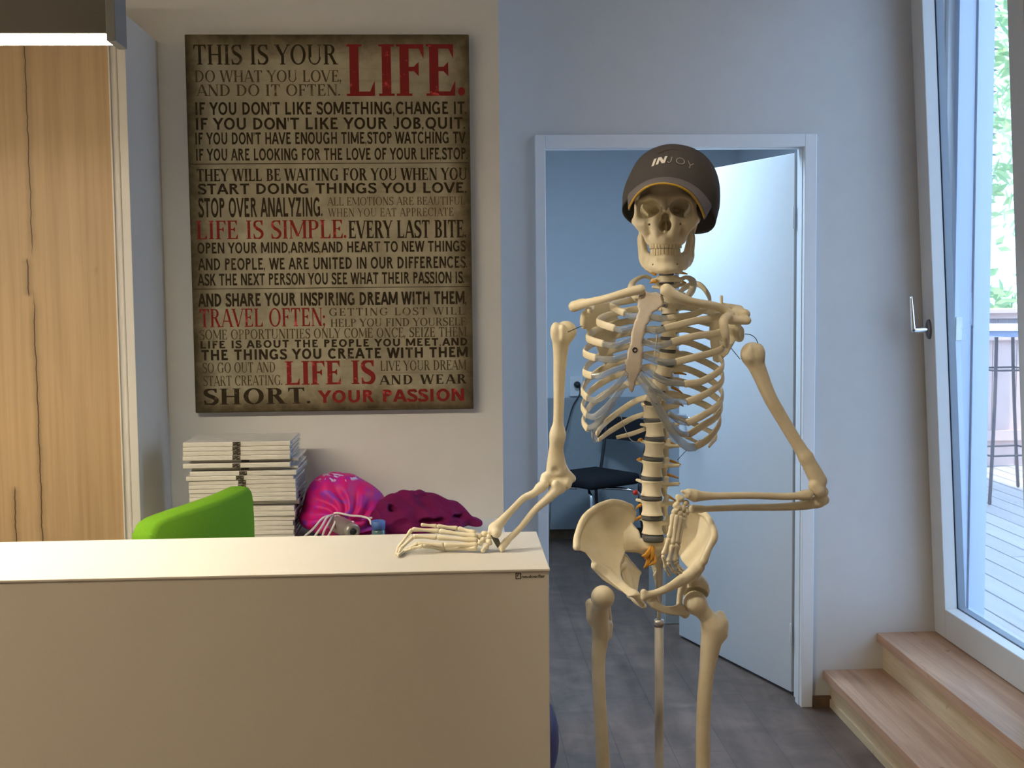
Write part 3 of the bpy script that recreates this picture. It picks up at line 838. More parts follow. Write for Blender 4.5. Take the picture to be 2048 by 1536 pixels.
# rounded slab: rings from front rim to back rim
rings = [(-0.030, 0.014), (-0.034, 0.006), (-0.030, 0.0), (0.0, -0.003), (0.024, 0.0), (0.030, 0.006), (0.032, 0.018)]
cx, cz = 0.25, 0.82
for d, ins in rings:
    for u, z in inner:
        L_ = math.hypot(u-cx, z-cz)
        f = 1-ins/L_
        V.append(cvt(cx+(u-cx)*f, cz+(z-cz)*f, d))
n = len(inner)
for i in range(len(rings)-1):
    for j in range(n-1):
        a = i*n+j
        F.append((a, a+1, a+1+n, a+n))
for side, d in ((0, -0.026), (len(rings)-1, 0.030)):
    prev = [side*n+j for j in range(n)]
    for f in (0.75, 0.5, 0.25):
        cur = []
        for u, z in inner:
            uu, zz = cx+(u-cx)*f*0.965, 0.60+(z-0.60)*f*0.97 if False else cz+(z-cz)*f*0.965
            V.append(cvt(uu, zz, d)); cur.append(len(V)-1)
        for j in range(n-1): F.append((prev[j], prev[j+1], cur[j+1], cur[j]) if side else (prev[j+1], prev[j], cur[j], cur[j+1]))
        prev = cur
    V.append(cvt(cx, cz, d)); c0 = len(V)-1
    for j in range(n-1): F.append((prev[j], prev[j+1], c0) if side else (prev[j+1], prev[j], c0))
mk('backrest', V, F, M['green'], gc, True)
cc = (A0+dU*LU/2)*0.965
sc_ = cc-nU*0.19
T = Matrix.Translation((sc_[0], sc_[1], 0)) @ Matrix.Rotation(math.atan2(dU[1], dU[0]), 4, 'Z')
g = G(); g.box(-0.165, 0.165, -0.165, 0.165, 0.44, 0.50, 0.025, 3, T); g.mk('seat', M['green'], gc, True)
g = G()
b0 = cc-nU*0.02
g.tube([(b0[0], b0[1], 0.66), (b0[0], b0[1], 0.50), (sc_[0]+nU[0]*0.12, sc_[1]+nU[1]*0.12, 0.43), (sc_[0], sc_[1], 0.43)], 0.016, 10)
g.mk('back_support', M['dark_metal'], gc, True)
g = G(); g.tube([(sc_[0], sc_[1], 0.10), (sc_[0], sc_[1], 0.44)], 0.025, 14); g.mk('column', M['dark_metal'], gc, True)
for i in range(5):
    a = i*2*PI/5+0.3
    g = G(); e_ = (sc_[0]+0.29*math.cos(a), sc_[1]+0.29*math.sin(a))
    g.tube([(sc_[0], sc_[1], 0.11), (e_[0], e_[1], 0.075)], [0.022, 0.014], 10); arm = g.mk('base_arm', M['dark_metal'], gc, True)
    g = G(); g.tube([(e_[0]-0.012*math.sin(a), e_[1]+0.012*math.cos(a), 0.03), (e_[0]+0.012*math.sin(a), e_[1]-0.012*math.cos(a), 0.03)], 0.026, 14); g.mk('caster', M['black_plastic'], gc, True)

# ================================================================== BACK ROOM: chair, socket, cable, pedestal
bc = thing('visitor_chair', 'black upholstered chair with chrome legs in the room behind the skeleton', 'chair', (0.85, 7.5, 0))
dB = np.array([0.57, -0.82]); dB /= np.linalg.norm(dB); fB = np.array([-0.82, -0.57]); fB /= np.linalg.norm(fB)
cB = np.array([0.865, 7.47])
def cp(a, f, z): p = cB+dB*a+fB*f; return (p[0], p[1], z-0.014)
Tc = Matrix(((dB[0], fB[0], 0, cB[0]), (dB[1], fB[1], 0, cB[1]), (0, 0, 1, 0), (0, 0, 0, 1)))
g = G(); g.box(-0.21, 0.21, -0.20, 0.21, 0.445, 0.515, 0.028, 3, Tc); g.mk('seat', M['black_cloth'], bc, True)
V = []; F = []
for i in range(13):
    a = -0.23+0.46*i/12
    bow = 0.05*(1-(a/0.23)**2)
    for dz, df in ((0.70, 0.0), (0.70, 0.025), (0.84, 0.0), (0.84, 0.025)):
        V.append(cp(a, -0.25-bow+df-(dz-0.66)*0.2, dz))
for i in range(12):
    a = i*4; b = a+4
    F += [(a, b, b+1, a+1), (a+2, a+3, b+3, b+2), (a, a+2, b+2, b), (a+1, b+1, b+3, a+3)]
F += [(0, 1, 3, 2), (48, 50, 51, 49)]
mk('backrest', V, F, M['black_cloth'], bc)
for sg in (-1, 1):
    g = G(); g.tube([cp(0.19*sg, -0.28, 0.82), cp(0.19*sg, -0.22, 0.50), cp(0.20*sg, -0.19, 0.40), cp(0.21*sg, -0.23, 0.0105)], 0.0105, 10, 26); g.mk('leg', M['dark_metal'], bc, True)
    g = G(); g.tube([cp(0.06*sg, 0.10, 0.436), cp(0.15*sg, 0.17, 0.434), cp(0.19*sg, 0.19, 0.40), cp(0.20*sg, 0.20, 0.22), cp(0.21*sg, 0.21, 0.0105)], 0.0105, 10, 30); g.mk('leg', M['chrome'], bc, True)
g = G(); g.tube([cp(0.05, -0.02, 0.436), cp(0.17, -0.10, 0.434), cp(0.225, -0.15, 0.415), cp(0.245, -0.17, 0.36)], 0.0095, 10, 24); g.mk('seat_rail', M['chrome'], bc, True)
so = thing('wall_socket', 'white double wall socket with a black plug in the back room', 'socket', (0.80, 7.995, 1.01))
a = S(1139, 753, 7.99); b = S(1166, 792, 7.99)
box('socket_plate', a[0], b[0], 7.978, 7.999, b[2], a[2], M['door_white'], so, 0.004)
pc = S(1154, 769, 7.975)
g = G(); g.tube([(pc[0], 7.978, pc[2]), (pc[0], 7.945, pc[2])], 0.021, 18); g.mk('plug', M['black_plastic'], so, True)
g = G(); g.tube([(pc[0]+0.01, 7.945, pc[2]), (pc[0]+0.012, 7.93, pc[2]-0.06), tuple(S(1146, 812, 7.90)), tuple(S(1136, 846, 7.85)), tuple(S(1124, 890, 7.8)), tuple(S(1105, 960, 7.75))], 0.0045, 8, 40); g.mk('cable', M['black_plastic'], so, True)
pd = box('drawer_pedestal', 1.02, 1.30, 5.86, 6.35, 0.0, 0.60, M['grey_box'], None, 0.004)
tag(pd, 'grey drawer pedestal on the floor behind the open door leaf', 'pedestal')

# ================================================================== TERRACE
dm = NT('weathered_deck')
br = dm.n('ShaderNodeTexBrick'); rt = dm.n('ShaderNodeMapping'); rt.inputs['Rotation'].default_value = (0, 0, math.radians(90))
dm.l(dm.coord('Object'), rt.inputs[0]); dm.l(rt.outputs[0], br.inputs['Vector'])
br.inputs['Color1'].default_value = (0.47, 0.44, 0.42, 1); br.inputs['Color2'].default_value = (0.40, 0.375, 0.36, 1); br.inputs['Mortar'].default_value = (0.10, 0.10, 0.11, 1)
br.inputs['Scale'].default_value = 1; br.inputs['Brick Width'].default_value = 4.0; br.inputs['Row Height'].default_value = 0.14; br.inputs['Mortar Size'].default_value = 0.005
nn = dm.noise(dm.coord('Object', (30, 2, 1)), 1.0, 4)
M['deck'] = dm.done(dm.bsdf(dm.mix(0.5, br.outputs[0], dm.ramp(nn, [(0.3, (0.75, 0.75, 0.75, 1)), (0.7, (1.1, 1.1, 1.1, 1))]), 'MULTIPLY'), 0.6, bump=nn, bump_s=0.1))
struct(box('terrace_deck', 2.012, 14, -3, 9.3, 0.15, 0.265, M['deck']))
M['fence'] = simple('pale_painted_fence', (0.60, 0.44, 0.40, 1), 0.7, var=0.05, scale=8)
M['vent'] = simple('grey_vent_slot', (0.25, 0.22, 0.24, 1), 0.8)
fe = thing('terrace_fence', 'pale painted wooden fence at the far side of the terrace', 'fence', (5, 9.15, 0.265))
FY = 9.1
zt = S(1995, 617, FY)[2]
box('cap_rail', 2.4, 9, FY-0.07, FY+0.09, zt-0.035, zt, M['fence'], fe, 0.004)
zr = S(1995, 637, FY)[2]; zs = S(1995, 652, FY)[2]; zl = S(1995, 680, FY)[2]; zb0 = S(1995, 860, FY)[2]; zb1 = S(1995, 880, FY)[2]
box('upper_rail', 2.4, 9, FY-0.02, FY+0.03, zr, zt-0.036, M['fence'], fe)
box('middle_rail', 2.4, 9, FY-0.035, FY+0.01, zl, zs-0.01, M['fence'], fe)
box('lower_rail', 2.4, 9, FY-0.035, FY+0.01, zb1, zb0, M['fence'], fe)
x = 2.42
while x < 9:
    box('board', x, x+0.176, FY+0.0105, FY+0.03, 0.27, zt-0.04, M['fence'], fe); x += 0.185
xp = S(1972, 700, FY-0.06)[0]
for xq in (xp-0.06, xp+1.1, xp+2.2):
    box('post', xq-0.07, xq+0.05, FY-0.065, FY+0.0, 0.267, zt-0.0355, M['fence'], fe)
xs_ = S(1976, 645, FY)[0]
for i in range(9):
    box('vent_slot', xs_+0.001+i*0.078, xs_+0.070+i*0.078, FY+0.004, FY+0.010, zs+0.004, zr-0.004, M['vent'], fe)
# bar table
bt = thing('bar_table', 'tall round table with thin metal legs out on the terrace', 'table', (3.5, 7.63, 0.267))
tl_, tr__ = S(1993, 671, 7.48), S(2025, 671, 7.76)
DKZ = 0.267
def onDeck(x, y):
    d = ray(x, y); return np.array([0, 0, CAMZ])+d*((DKZ+0.008-CAMZ)/d[2])
fl_, fr_ = onDeck(1979, 1008), onDeck(2036, 973)
tcx = (tl_+tr__)/2; fcx = (fl_+fr_)/2
tz = S(2010, 652, 7.45)[2]
tx, TY = tcx[0], tcx[1]
mk('table_top', *latheg([(0.36, -0.024), (0.385, -0.024), (0.385, 0.0), (0.36, 0.0)], 40, (tx, TY, tz)), simple('white_table_top', (0.62, 0.63, 0.66, 1), 0.4), bt)
mk('table_apron', *latheg([(0.355, -0.062), (0.365, -0.062), (0.365, -0.0245), (0.355, -0.0245)], 40, (tx, TY, tz)), simple('blue_grey_apron', (0.30, 0.34, 0.48, 1), 0.5), bt)
M['leg_brown'] = simple('brown_metal_leg', (0.085, 0.07, 0.075, 1), 0.5, 0.3)
rt_ = (tr__-tl_)/2; rf_ = (fr_-fl_)/2; rt_[2] = 0; rf_[2] = 0
def quarter(v, k_): 
    for _ in range(k_): v = np.array([-v[1], v[0], v[2]])
    return v
def legpt(k_, f):      # f 0 top .. 1 floor, bowed outwards
    s_ = f**1.5
    c_ = tcx+(fcx-tcx)*f
    p = c_+quarter(rt_+(rf_-rt_)*s_, k_)
    p[2] = (tz-0.026)+(DKZ+0.012-(tz-0.026))*f
    return p
for k_ in range(4):
    g = G(); g.tube([legpt(k_, f) for f in (0, 0.25, 0.5, 0.75, 1.0)], 0.011, 10, 24); g.mk('leg', M['leg_brown'], bt, True)
for f in (0.235, 0.73):
    for k_ in range(4):
        g = G(); g.tube([legpt(k_, f), legpt((k_+1) % 4, f)], 0.006, 8); g.mk('cross_bar', M['leg_brown'], bt, True)
# trees behind the fence
lt = NT('sunlit_leaves')
n = lt.noise(lt.coord('Object'), 2.5, 3)
colr = lt.ramp(n, [(0.3, (0.26, 0.46, 0.24, 1)), (0.7, (0.66, 0.74, 0.42, 1))])
d = lt.n('ShaderNodeBsdfDiffuse'); tl = lt.n('ShaderNodeBsdfTranslucent'); mxs = lt.n('ShaderNodeMixShader'); mxs.inputs[0].default_value = 0.5
lt.l(colr, d.inputs[0]); lt.l(colr, tl.inputs[0]); lt.l(d.outputs[0], mxs.inputs[1]); lt.l(tl.outputs[0], mxs.inputs[2])
M['leaf'] = lt.done(mxs.outputs[0])
M['bark'] = simple('bark', (0.12, 0.09, 0.06, 1), 0.9, var=0.3, bump=0.3)
rnd = random.Random(3)
def tree(x, y, h, label, nl, rx):
    tr_ = thing('tree', label, 'tree', (x, y, 0.0))
    g = G(); g.tube([(x, y, 0.0), (x+0.05, y+0.05, h*0.4), (x-0.05, y, h*0.8)], [0.11, 0.08, 0.03], 10); g.mk('trunk', M['bark'], tr_, True)
    V = []; F = []
    cl = [(x+rnd.uniform(-rx, rx), y+rnd.uniform(-0.8, 0.8), rnd.uniform(1.0, h)) for _ in range(46)]
    for i in range(nl):
        c = cl[i % 46]
        v = Vector((rnd.gauss(0, 1), rnd.gauss(0, 1), rnd.gauss(0, 1))).normalized()*(0.42*rnd.random()**0.5)
        p = Vector(c)+v
        a = Vector((rnd.gauss(0, 1), rnd.gauss(0, 1), rnd.gauss(0, 1))).normalized()
        b = a.orthogonal().normalized()
        s = rnd.uniform(0.06, 0.11)
        k0 = len(V)
        V += [tuple(p-a*s), tuple(p-a*s*0.2+b*s*0.45), tuple(p+a*s), tuple(p-a*s*0.2-b*s*0.45)]
        F.append((k0, k0+1, k0+2, k0+3))
    mk('foliage', V, F, M['leaf'], tr_)
tree(4.55, 10.9, 5.0, 'sunlit leafy tree right behind the terrace fence', 2300, 0.95)
tree(7.2, 13.6, 6.0, 'second leafy tree further right beyond the fence', 1800, 1.1)
struct(box('garden_ground', 2.0, 20, 9.3, 30, -0.1, 0.0, simple('garden_soil', (0.10, 0.13, 0.05, 1), 0.9, var=0.2)))
# ================================================================== SIGNED DISTANCE MODELLING (smooth organic shapes -> one mesh)
class SDF:
    def __init__(self, h): self.h = h; self.ops = []
    def _add(self, mode, f, lo, hi, k): self.ops.append((mode, f, np.array(lo, float), np.array(hi, float), k)); return self
    def sph(self, c, r, k=0.0, mode='u'):
        c = np.array(c, float)
        return self._add(mode, lambda X, Y, Z: np.sqrt((X-c[0])**2+(Y-c[1])**2+(Z-c[2])**2)-r, c-r, c+r, k)
    def ell(self, c, r, k=0.0, mode='u', R=None):
        c = np.array(c, float); r = np.array(r, float)
        RI = None if R is None else np.array(R.transposed() if hasattr(R, 'transposed') else R.T)
        def f(X, Y, Z):
            x, y, z = X-c[0], Y-c[1], Z-c[2]
            if RI is not None: x, y, z = RI[0, 0]*x+RI[0, 1]*y+RI[0, 2]*z, RI[1, 0]*x+RI[1, 1]*y+RI[1, 2]*z, RI[2, 0]*x+RI[2, 1]*y+RI[2, 2]*z
            k0 = np.sqrt((x/r[0])**2+(y/r[1])**2+(z/r[2])**2)+1e-9
            k1 = np.sqrt((x/r[0]**2)**2+(y/r[1]**2)**2+(z/r[2]**2)**2)+1e-9
            return k0*(k0-1)/k1
        m = r.max() if R is not None else r
        return self._add(mode, f, c-m, c+m, k)
    def cone(self, a, b, ra, rb, k=0.0, mode='u', flat=None):
        a = np.array(a, float); b = np.array(b, float); d = b-a; dd = max(d.dot(d), 1e-12)
        nv = None
        if flat is not None: nv = np.array(flat[0], float); nv = nv/np.linalg.norm(nv); sc_f = flat[1]
        def f(X, Y, Z):
            x, y, z = X-a[0], Y-a[1], Z-a[2]
            t = np.clip((x*d[0]+y*d[1]+z*d[2])/dd, 0, 1)
            x = x-t*d[0]; y = y-t*d[1]; z = z-t*d[2]
            if nv is not None:
                q = (x*nv[0]+y*nv[1]+z*nv[2])*(sc_f-1)
                x = x+q*nv[0]; y = y+q*nv[1]; z = z+q*nv[2]
            return np.sqrt(x*x+y*y+z*z)-(ra+(rb-ra)*t)
        m = max(ra, rb)
        return self._add(mode, f, np.minimum(a, b)-m, np.maximum(a, b)+m, k)
    def chain(self, P, R, k=0.0, mode='u', flat=None, n=None):
        if np.isscalar(R): R = [R]*len(P)
        if n: pts, rr = catmull(P, n), np.interp(np.linspace(0, len(P)-1, n), range(len(P)), R)
        else: pts, rr = [np.array(p, float) for p in P], list(R)
        t_ = SDF(self.h)
        for i in range(len(pts)-1): t_.cone(pts[i], pts[i+1], rr[i], rr[i+1], 0.0, 'u', flat)
        fs = [o[1] for o in t_.ops]
        def f(X, Y, Z):
            d = fs[0](X, Y, Z)
            for g_ in fs[1:]: d = np.minimum(d, g_(X, Y, Z))
            return d
        return self._add(mode, f, np.min([o[2] for o in t_.ops], 0), np.max([o[3] for o in t_.ops], 0), k)
    def sheet(self, poly, ctrl, th, k=0.0, mode='u', rnd=0.0):
        """plate with a traced outline (pixel rays) bent through control depths; th = half thickness"""
        P = np.array(poly, float); Cn = np.array(ctrl, float)
        lo = np.array([9., 9, 9]); hi = -lo
        ymin, ymax = Cn[:, 2].min()-0.012-th, Cn[:, 2].max()+0.012+th
        for q in poly:
            for yy in (ymin, ymax):
                s_ = S(q[0], q[1], yy); lo = np.minimum(lo, s_); hi = np.maximum(hi, s_)
        lo[1], hi[1] = ymin, ymax
        # thin-plate spline of depth over (u, v)
        q = Cn[:, :2]/100.0
        n = len(q)
        D = np.sqrt(((q[:, None]-q[None])**2).sum(-1))
        K = np.where(D > 0, D*D*np.log(D+1e-12), 0)+np.eye(n)*0.02
        A = np.zeros((n+3, n+3)); A[:n, :n] = K; A[:n, n] = 1; A[:n, n+1:] = q; A[n, :n] = 1; A[n+1:, :n] = q.T
        w = np.linalg.solve(A, np.concatenate([Cn[:, 2], [0, 0, 0]]))
        def f(X, Y, Z):
            X, Y, Z = np.broadcast_arrays(X, Y, Z)
            u, v = topix(X, Y, Z)
            dep = w[n]+w[n+1]*u/100+w[n+2]*v/100
            for i in range(n):
                r2 = (u/100-q[i, 0])**2+(v/100-q[i, 1])**2
                dep = dep+w[i]*0.5*r2*np.log(r2+1e-12)
            d2 = np.full(u.shape, 1e9); sgn = np.ones(u.shape)
            for i in range(len(P)):
                a = P[i]; b = P[(i+1) % len(P)]
                ex, ey = b-a
                wx, wy = u-a[0], v-a[1]
                t = np.clip((wx*ex+wy*ey)/(ex*ex+ey*ey+1e-12), 0, 1)
                d2 = np.minimum(d2, (wx-ex*t)**2+(wy-ey*t)**2)
                c1 = v >= a[1]; c2 = v < b[1]; c3 = ex*wy > ey*wx
                sgn = np.where((c1 & c2 & c3) | (~c1 & ~c2 & ~c3), -sgn, sgn)
            dpx = np.sqrt(d2)*sgn*Y/FOC
            dz = np.abs(Y-dep)-(th-rnd)
            dp = dpx+rnd
            return np.minimum(np.maximum(dp, dz), 0)+np.sqrt(np.maximum(dp, 0)**2+np.maximum(dz, 0)**2)-rnd
        return self._add(mode, f, lo, hi, k)
    def fn(self, f, lo, hi, k=0.0, mode='u'): return self._add(mode, f, lo, hi, k)
    def mesh(self, noise=None):
        h = self.h
        us = [o for o in self.ops if o[0] == 'u']
        lo = np.min([o[2] for o in us], 0)-3*h; hi = np.max([o[3] for o in us], 0)+3*h
        N = np.ceil((hi-lo)/h).astype(int)+1
        ax = [(lo[i]+h*np.arange(N[i])).astype(np.float32) for i in range(3)]
        F = np.full(N, 0.05, np.float32)
        for mode, f, a, b, k in self.ops:
            pad = k+2.5*h
            i0 = np.maximum(np.floor((a-pad-lo)/h).astype(int), 0); i1 = np.minimum(np.ceil((b+pad-lo)/h).astype(int)+1, N)
            if (i1 <= i0).any(): continue
            sl = tuple(slice(i0[j], i1[j]) for j in range(3))
            X = ax[0][sl[0]][:, None, None]; Y = ax[1][sl[1]][None, :, None]; Z = ax[2][sl[2]][None, None, :]
            d = f(X, Y, Z).astype(np.float32)
            cur = F[sl]
            if mode == 'u':
                if k > 0:
                    hh = np.maximum(k-np.abs(cur-d), 0)/k
                    F[sl] = np.minimum(cur, d)-hh*hh*k*0.25
                else: F[sl] = np.minimum(cur, d)
            else:
                e = -d
                if k > 0:
                    hh = np.maximum(k-np.abs(cur-e), 0)/k
                    F[sl] = np.maximum(cur, e)+hh*hh*k*0.25
                else: F[sl] = np.maximum(cur, e)
        return nets(F, lo, h)
    def mk(self, name, mat, parent=None): V, Fc = self.mesh(); return mk(name, V, Fc, mat, parent, True)
def nets(F, lo, h):
    ins = F < 0
    n0, n1, n2 = F.shape
    cnt = np.zeros((n0-1, n1-1, n2-1), np.int8)
    offs = [(i, j, k) for i in (0, 1) for j in (0, 1) for k in (0, 1)]
    for o in offs: cnt += ins[o[0]:n0-1+o[0], o[1]:n1-1+o[1], o[2]:n2-1+o[2]]
    act = np.argwhere((cnt > 0) & (cnt < 8))
    idx = np.full(cnt.shape, -1, np.int32)
    idx[act[:, 0], act[:, 1], act[:, 2]] = np.arange(len(act))
    vals = np.stack([F[act[:, 0]+o[0], act[:, 1]+o[1], act[:, 2]+o[2]] for o in offs], 1)
    acc = np.zeros((len(act), 3)); num = np.zeros(len(act))
    for a in range(8):
        for b in range(a+1, 8):
            oa, ob = np.array(offs[a]), np.array(offs[b])
            if np.abs(oa-ob).sum() != 1: continue
            va, vb = vals[:, a], vals[:, b]
            s = (va < 0) != (vb < 0)
            t = np.where(s, va/np.where(s, va-vb, 1), 0)
            acc += np.where(s[:, None], oa+t[:, None]*(ob-oa), 0); num += s
    V = lo+h*(act+acc/num[:, None])
    Q = []
    for axis in range(3):
        sl0 = [slice(1, -1)]*3; sl1 = [slice(1, -1)]*3
        sl0[axis] = slice(0, -1); sl1[axis] = slice(1, None)
        A = ins[tuple(sl0)]; B = ins[tuple(sl1)]
        for flip in (False, True):
            e = np.argwhere((A & ~B) if not flip else (~A & B))
            if not len(e): continue
            off = np.ones(3, int); off[axis] = 0
            e = e+off
            u = np.zeros(3, int); v = np.zeros(3, int)
            u[(axis+1) % 3] = 1; v[(axis+2) % 3] = 1
            q = [e-u-v, e-v, e, e-u]
            q = np.stack([idx[c[:, 0], c[:, 1], c[:, 2]] for c in q], 1)
            Q.append(q[:, ::-1] if flip else q)
    Q = np.concatenate(Q)
    Q = Q[(Q >= 0).all(1)]
    return V, Q

# ================================================================== SOFT THINGS ON THE DESK
def soft(sd, noise_pts, amp):
    V, F = sd.mesh()
    return V, F
bg = thing('drawstring_bag', 'magenta and purple drawstring gym bag with white print on top, on the desk', 'bag', (-0.36, 3.97, DZ))
sd = SDF(0.005)
c = S(684, 1012, 3.98)
sd.ell((c[0], 3.985, 0.935), (0.122, 0.095, 0.088)); sd.ell((c[0]-0.02, 3.98, 0.985), (0.078, 0.075, 0.062), 0.05); sd.ell((c[0]+0.045, 3.99, 0.93), (0.095, 0.085, 0.06), 0.05)
sd.ell((c[0]-0.01, 3.95, 0.90), (0.125, 0.09, 0.05), 0.04); sd.ell((c[0]+0.06, 3.955, 0.885), (0.085, 0.075, 0.036), 0.03)
V, F = sd.mesh()
cc_ = np.array([c[0]+0.01, 3.90, 0.895])
d = V-cc_
an = np.arctan2(d[:, 2], d[:, 0]); rr = np.sqrt(d[:, 0]**2+d[:, 2]**2)
fold = 0.0055*np.sin(an*11+2.2*np.sin(rr*40))*np.clip((rr-0.01)/0.05, 0, 1)*np.clip((0.17-rr)/0.07, 0.2, 1)
V[:, 1] += -fold*1.4; V[:, 2] += fold*0.5
V[:, 2] = np.maximum(V[:, 2], DZ)
bt_ = NT('tie_dyed_bag_cloth')
n1 = bt_.noise(bt_.coord('Object', (1, 1, 1)), 14, 3, 0.5, 1.2)
colr = bt_.ramp(n1, [(0.32, srgb(150, 42, 172)), (0.45, srgb(200, 26, 134)), (0.56, srgb(208, 30, 116)), (0.66, srgb(150, 60, 188))])
sp = bt_.n('ShaderNodeSeparateXYZ'); tc_ = bt_.n('ShaderNodeTexCoord'); bt_.l(tc_.outputs['Generated'], sp.inputs[0])
wv = bt_.noise(bt_.coord('Object', (1, 1, 1)), 33, 2, 0.5, 0.8)
msk = bt_.math('MULTIPLY', bt_.ramp(sp.outputs[2], [(0.88, (0, 0, 0, 1)), (0.91, (1, 1, 1, 1))]), bt_.ramp(wv, [(0.545, (0, 0, 0, 1)), (0.585, (1, 1, 1, 1))]))
M['bag'] = bt_.done(bt_.bsdf(bt_.mix(msk, colr, (0.60, 0.66, 0.82, 1)), 0.5, spec=0.3))
mk('bag_body', V, F, M['bag'], bg, True)
M['cord'] = simple('white_cord', (0.78, 0.72, 0.74, 1), 0.7, var=0.08, scale=400)
for P in ([(668, 1029, 3.885), (646, 1036, 3.84), (628, 1056, 3.80), (610, 1072, 3.79)], [(672, 1028, 3.88), (655, 1034, 3.84), (644, 1052, 3.80), (630, 1072, 3.79)], [(668, 1027, 3.88), (660, 1040, 3.84), (650, 1058, 3.80), (644, 1074, 3.79)],
          [(670, 1028, 3.88), (671, 1042, 3.84), (664, 1058, 3.80), (656, 1073, 3.79)], [(660, 1029, 3.885), (676, 1026, 3.86), (700, 1031, 3.85), (724, 1033, 3.85), (738, 1038, 3.82), (742, 1048, 3.79)], [(672, 1028, 3.88), (690, 1042, 3.83), (706, 1044, 3.80)], [(668, 1029, 3.88), (682, 1040, 3.84), (698, 1046, 3.80)], [(735, 1036, 3.85), (756, 1036, 3.86)]):
    g = G(); g.tube([tuple(S(*p)) for p in P], 0.0035, 8, 22); g.mk('drawstring', M['cord'], bg, True)
# flask lying in front of the bag
fl = thing('steel_flask', 'grey metal flask lying on its side in front of the magenta bag', 'flask', (-0.33, 3.80, DZ))
a = np.array(S(671, 1041, 3.88)); b = np.array(S(706, 1058, 3.775))
ax_ = (b-a)/np.linalg.norm(b-a)
def along(prof, seg=28):
    up = np.array([0, 0, 1.0]); u = up-up.dot(ax_)*ax_; u /= np.linalg.norm(u); w = np.cross(ax_, u)
    V = []; F = []
    for r, s_ in prof:
        for k_ in range(seg):
            th = 2*PI*k_/seg
            V.append(b+ax_*s_+u*r*math.cos(th)+w*r*math.sin(th))
    for i in range(len(prof)-1):
        for k_ in range(seg):
            p = i*seg+k_; q = i*seg+(k_+1) % seg
            F.append((p, q, q+seg, p+seg))
    return V, F
zb = 0.028
b[2] = DZ+0.043; a[2] = DZ+0.050
mk('flask_body', *along([(0.001, -0.19), (0.024, -0.19), (0.0275, -0.185), (0.0275, -0.03), (0.024, -0.012)]), simple('flask_grey', (0.34, 0.30, 0.30, 1), 0.35, 0.5), fl, True)
mk('neck', *along([(0.0245, -0.013), (0.0245, 0.0), (0.021, 0.004), (0.011, 0.004), (0.010, -0.012), (0.001, -0.012)]), simple('flask_neck', (0.52, 0.49, 0.46, 1), 0.3, 0.7), fl, True)
mk('mouth_hole', *along([(0.0092, -0.0118), (0.0092, 0.0045), (0.001, 0.0046)]), M['black_plastic'], fl, True)
# small bottle with a blue cap
wb_ = thing('water_bottle', 'small clear bottle with a blue screw cap beside the purple jacket', 'bottle', (-0.23, 3.78, DZ))
p0 = S(757, 1068, 3.78); z1 = S(757, 1041, 3.78)[2]; zc = S(757, 1058, 3.78)[2]
mk('bottle_body', *latheg([(0.001, 0), (0.021, 0.0), (0.021, zc-DZ-0.006), (0.018, zc-DZ)], 28, (p0[0], 3.78, DZ)), simple('bottle_teal', (0.10, 0.19, 0.22, 1), 0.2, spec=0.7), wb_, True)
mk('screw_cap', *latheg([(0.001, 0), (0.0205, 0), (0.0222, z1-zc-0.002), (0.020, z1-zc), (0.016, z1-zc), (0.0155, z1-zc-0.003), (0.001, z1-zc-0.003)], 28, (p0[0], 3.78, zc)), simple('blue_cap', (0.10, 0.20, 0.55, 1), 0.4), wb_, True)
# jacket
jk = thing('jacket', 'crumpled dark purple jacket lying at the right end of the desk', 'jacket', (-0.1, 3.95, DZ))
sd = SDF(0.004)
def J(x, y, Y): return S(x, y, Y)
sd.ell(J(800, 1030, 3.93), (0.085, 0.10, 0.055)); sd.ell(J(862, 1032, 3.94), (0.115, 0.11, 0.05), 0.03); sd.ell(J(822, 1002, 3.97), (0.075, 0.07, 0.030), 0.03)
sd.chain([J(770, 1010, 3.93), J(800, 992, 3.94), J(840, 990, 3.95), J(872, 1003, 3.95)], [0.020, 0.016, 0.014, 0.016], 0.02)
sd.chain([J(866, 1012, 3.93), J(905, 1020, 3.91), J(935, 1038, 3.90), J(958, 1047, 3.90)], [0.032, 0.028, 0.019, 0.012], 0.025)
sd.ell(J(772, 1040, 3.88), (0.052, 0.06, 0.050), 0.02); sd.ell(J(840, 1052, 3.90), (0.14, 0.09, 0.022), 0.02)
sd.ell(J(783, 1016, 3.855), (0.012, 0.03, 0.016), 0.006, 's'); sd.ell(J(848, 995, 3.90), (0.028, 0.035, 0.006), 0.006, 's')
sd.ell(J(866, 1046, 3.815), (0.055, 0.05, 0.012), 0.01, 's'); sd.ell(J(915, 1034, 3.86), (0.020, 0.03, 0.006), 0.008, 's')
V, F = sd.mesh()
r1 = 2-2.2*np.abs(np.sin(V[:, 0]*42+V[:, 2]*38+0.6*np.sin(V[:, 1]*60)))-1.3*np.abs(np.sin(V[:, 0]*31-V[:, 2]*75+V[:, 1]*30))
V[:, 1] -= 0.0042*r1; V[:, 2] += 0.0022*np.sin(V[:, 0]*120+V[:, 1]*80)
V[:, 2] = np.maximum(V[:, 2], DZ)
mk('jacket_body', V, F, simple('plum_softshell', srgb(112, 14, 78), 0.75, var=0.10, scale=12, spec=0.25), jk, True)
# ================================================================== SKELETON
sk = thing('skeleton_model', 'life-size cast skeleton model leaning one hand on the counter, wearing a cap', 'skeleton', (0.46, 2.47, 0.0))
B = M['bone']
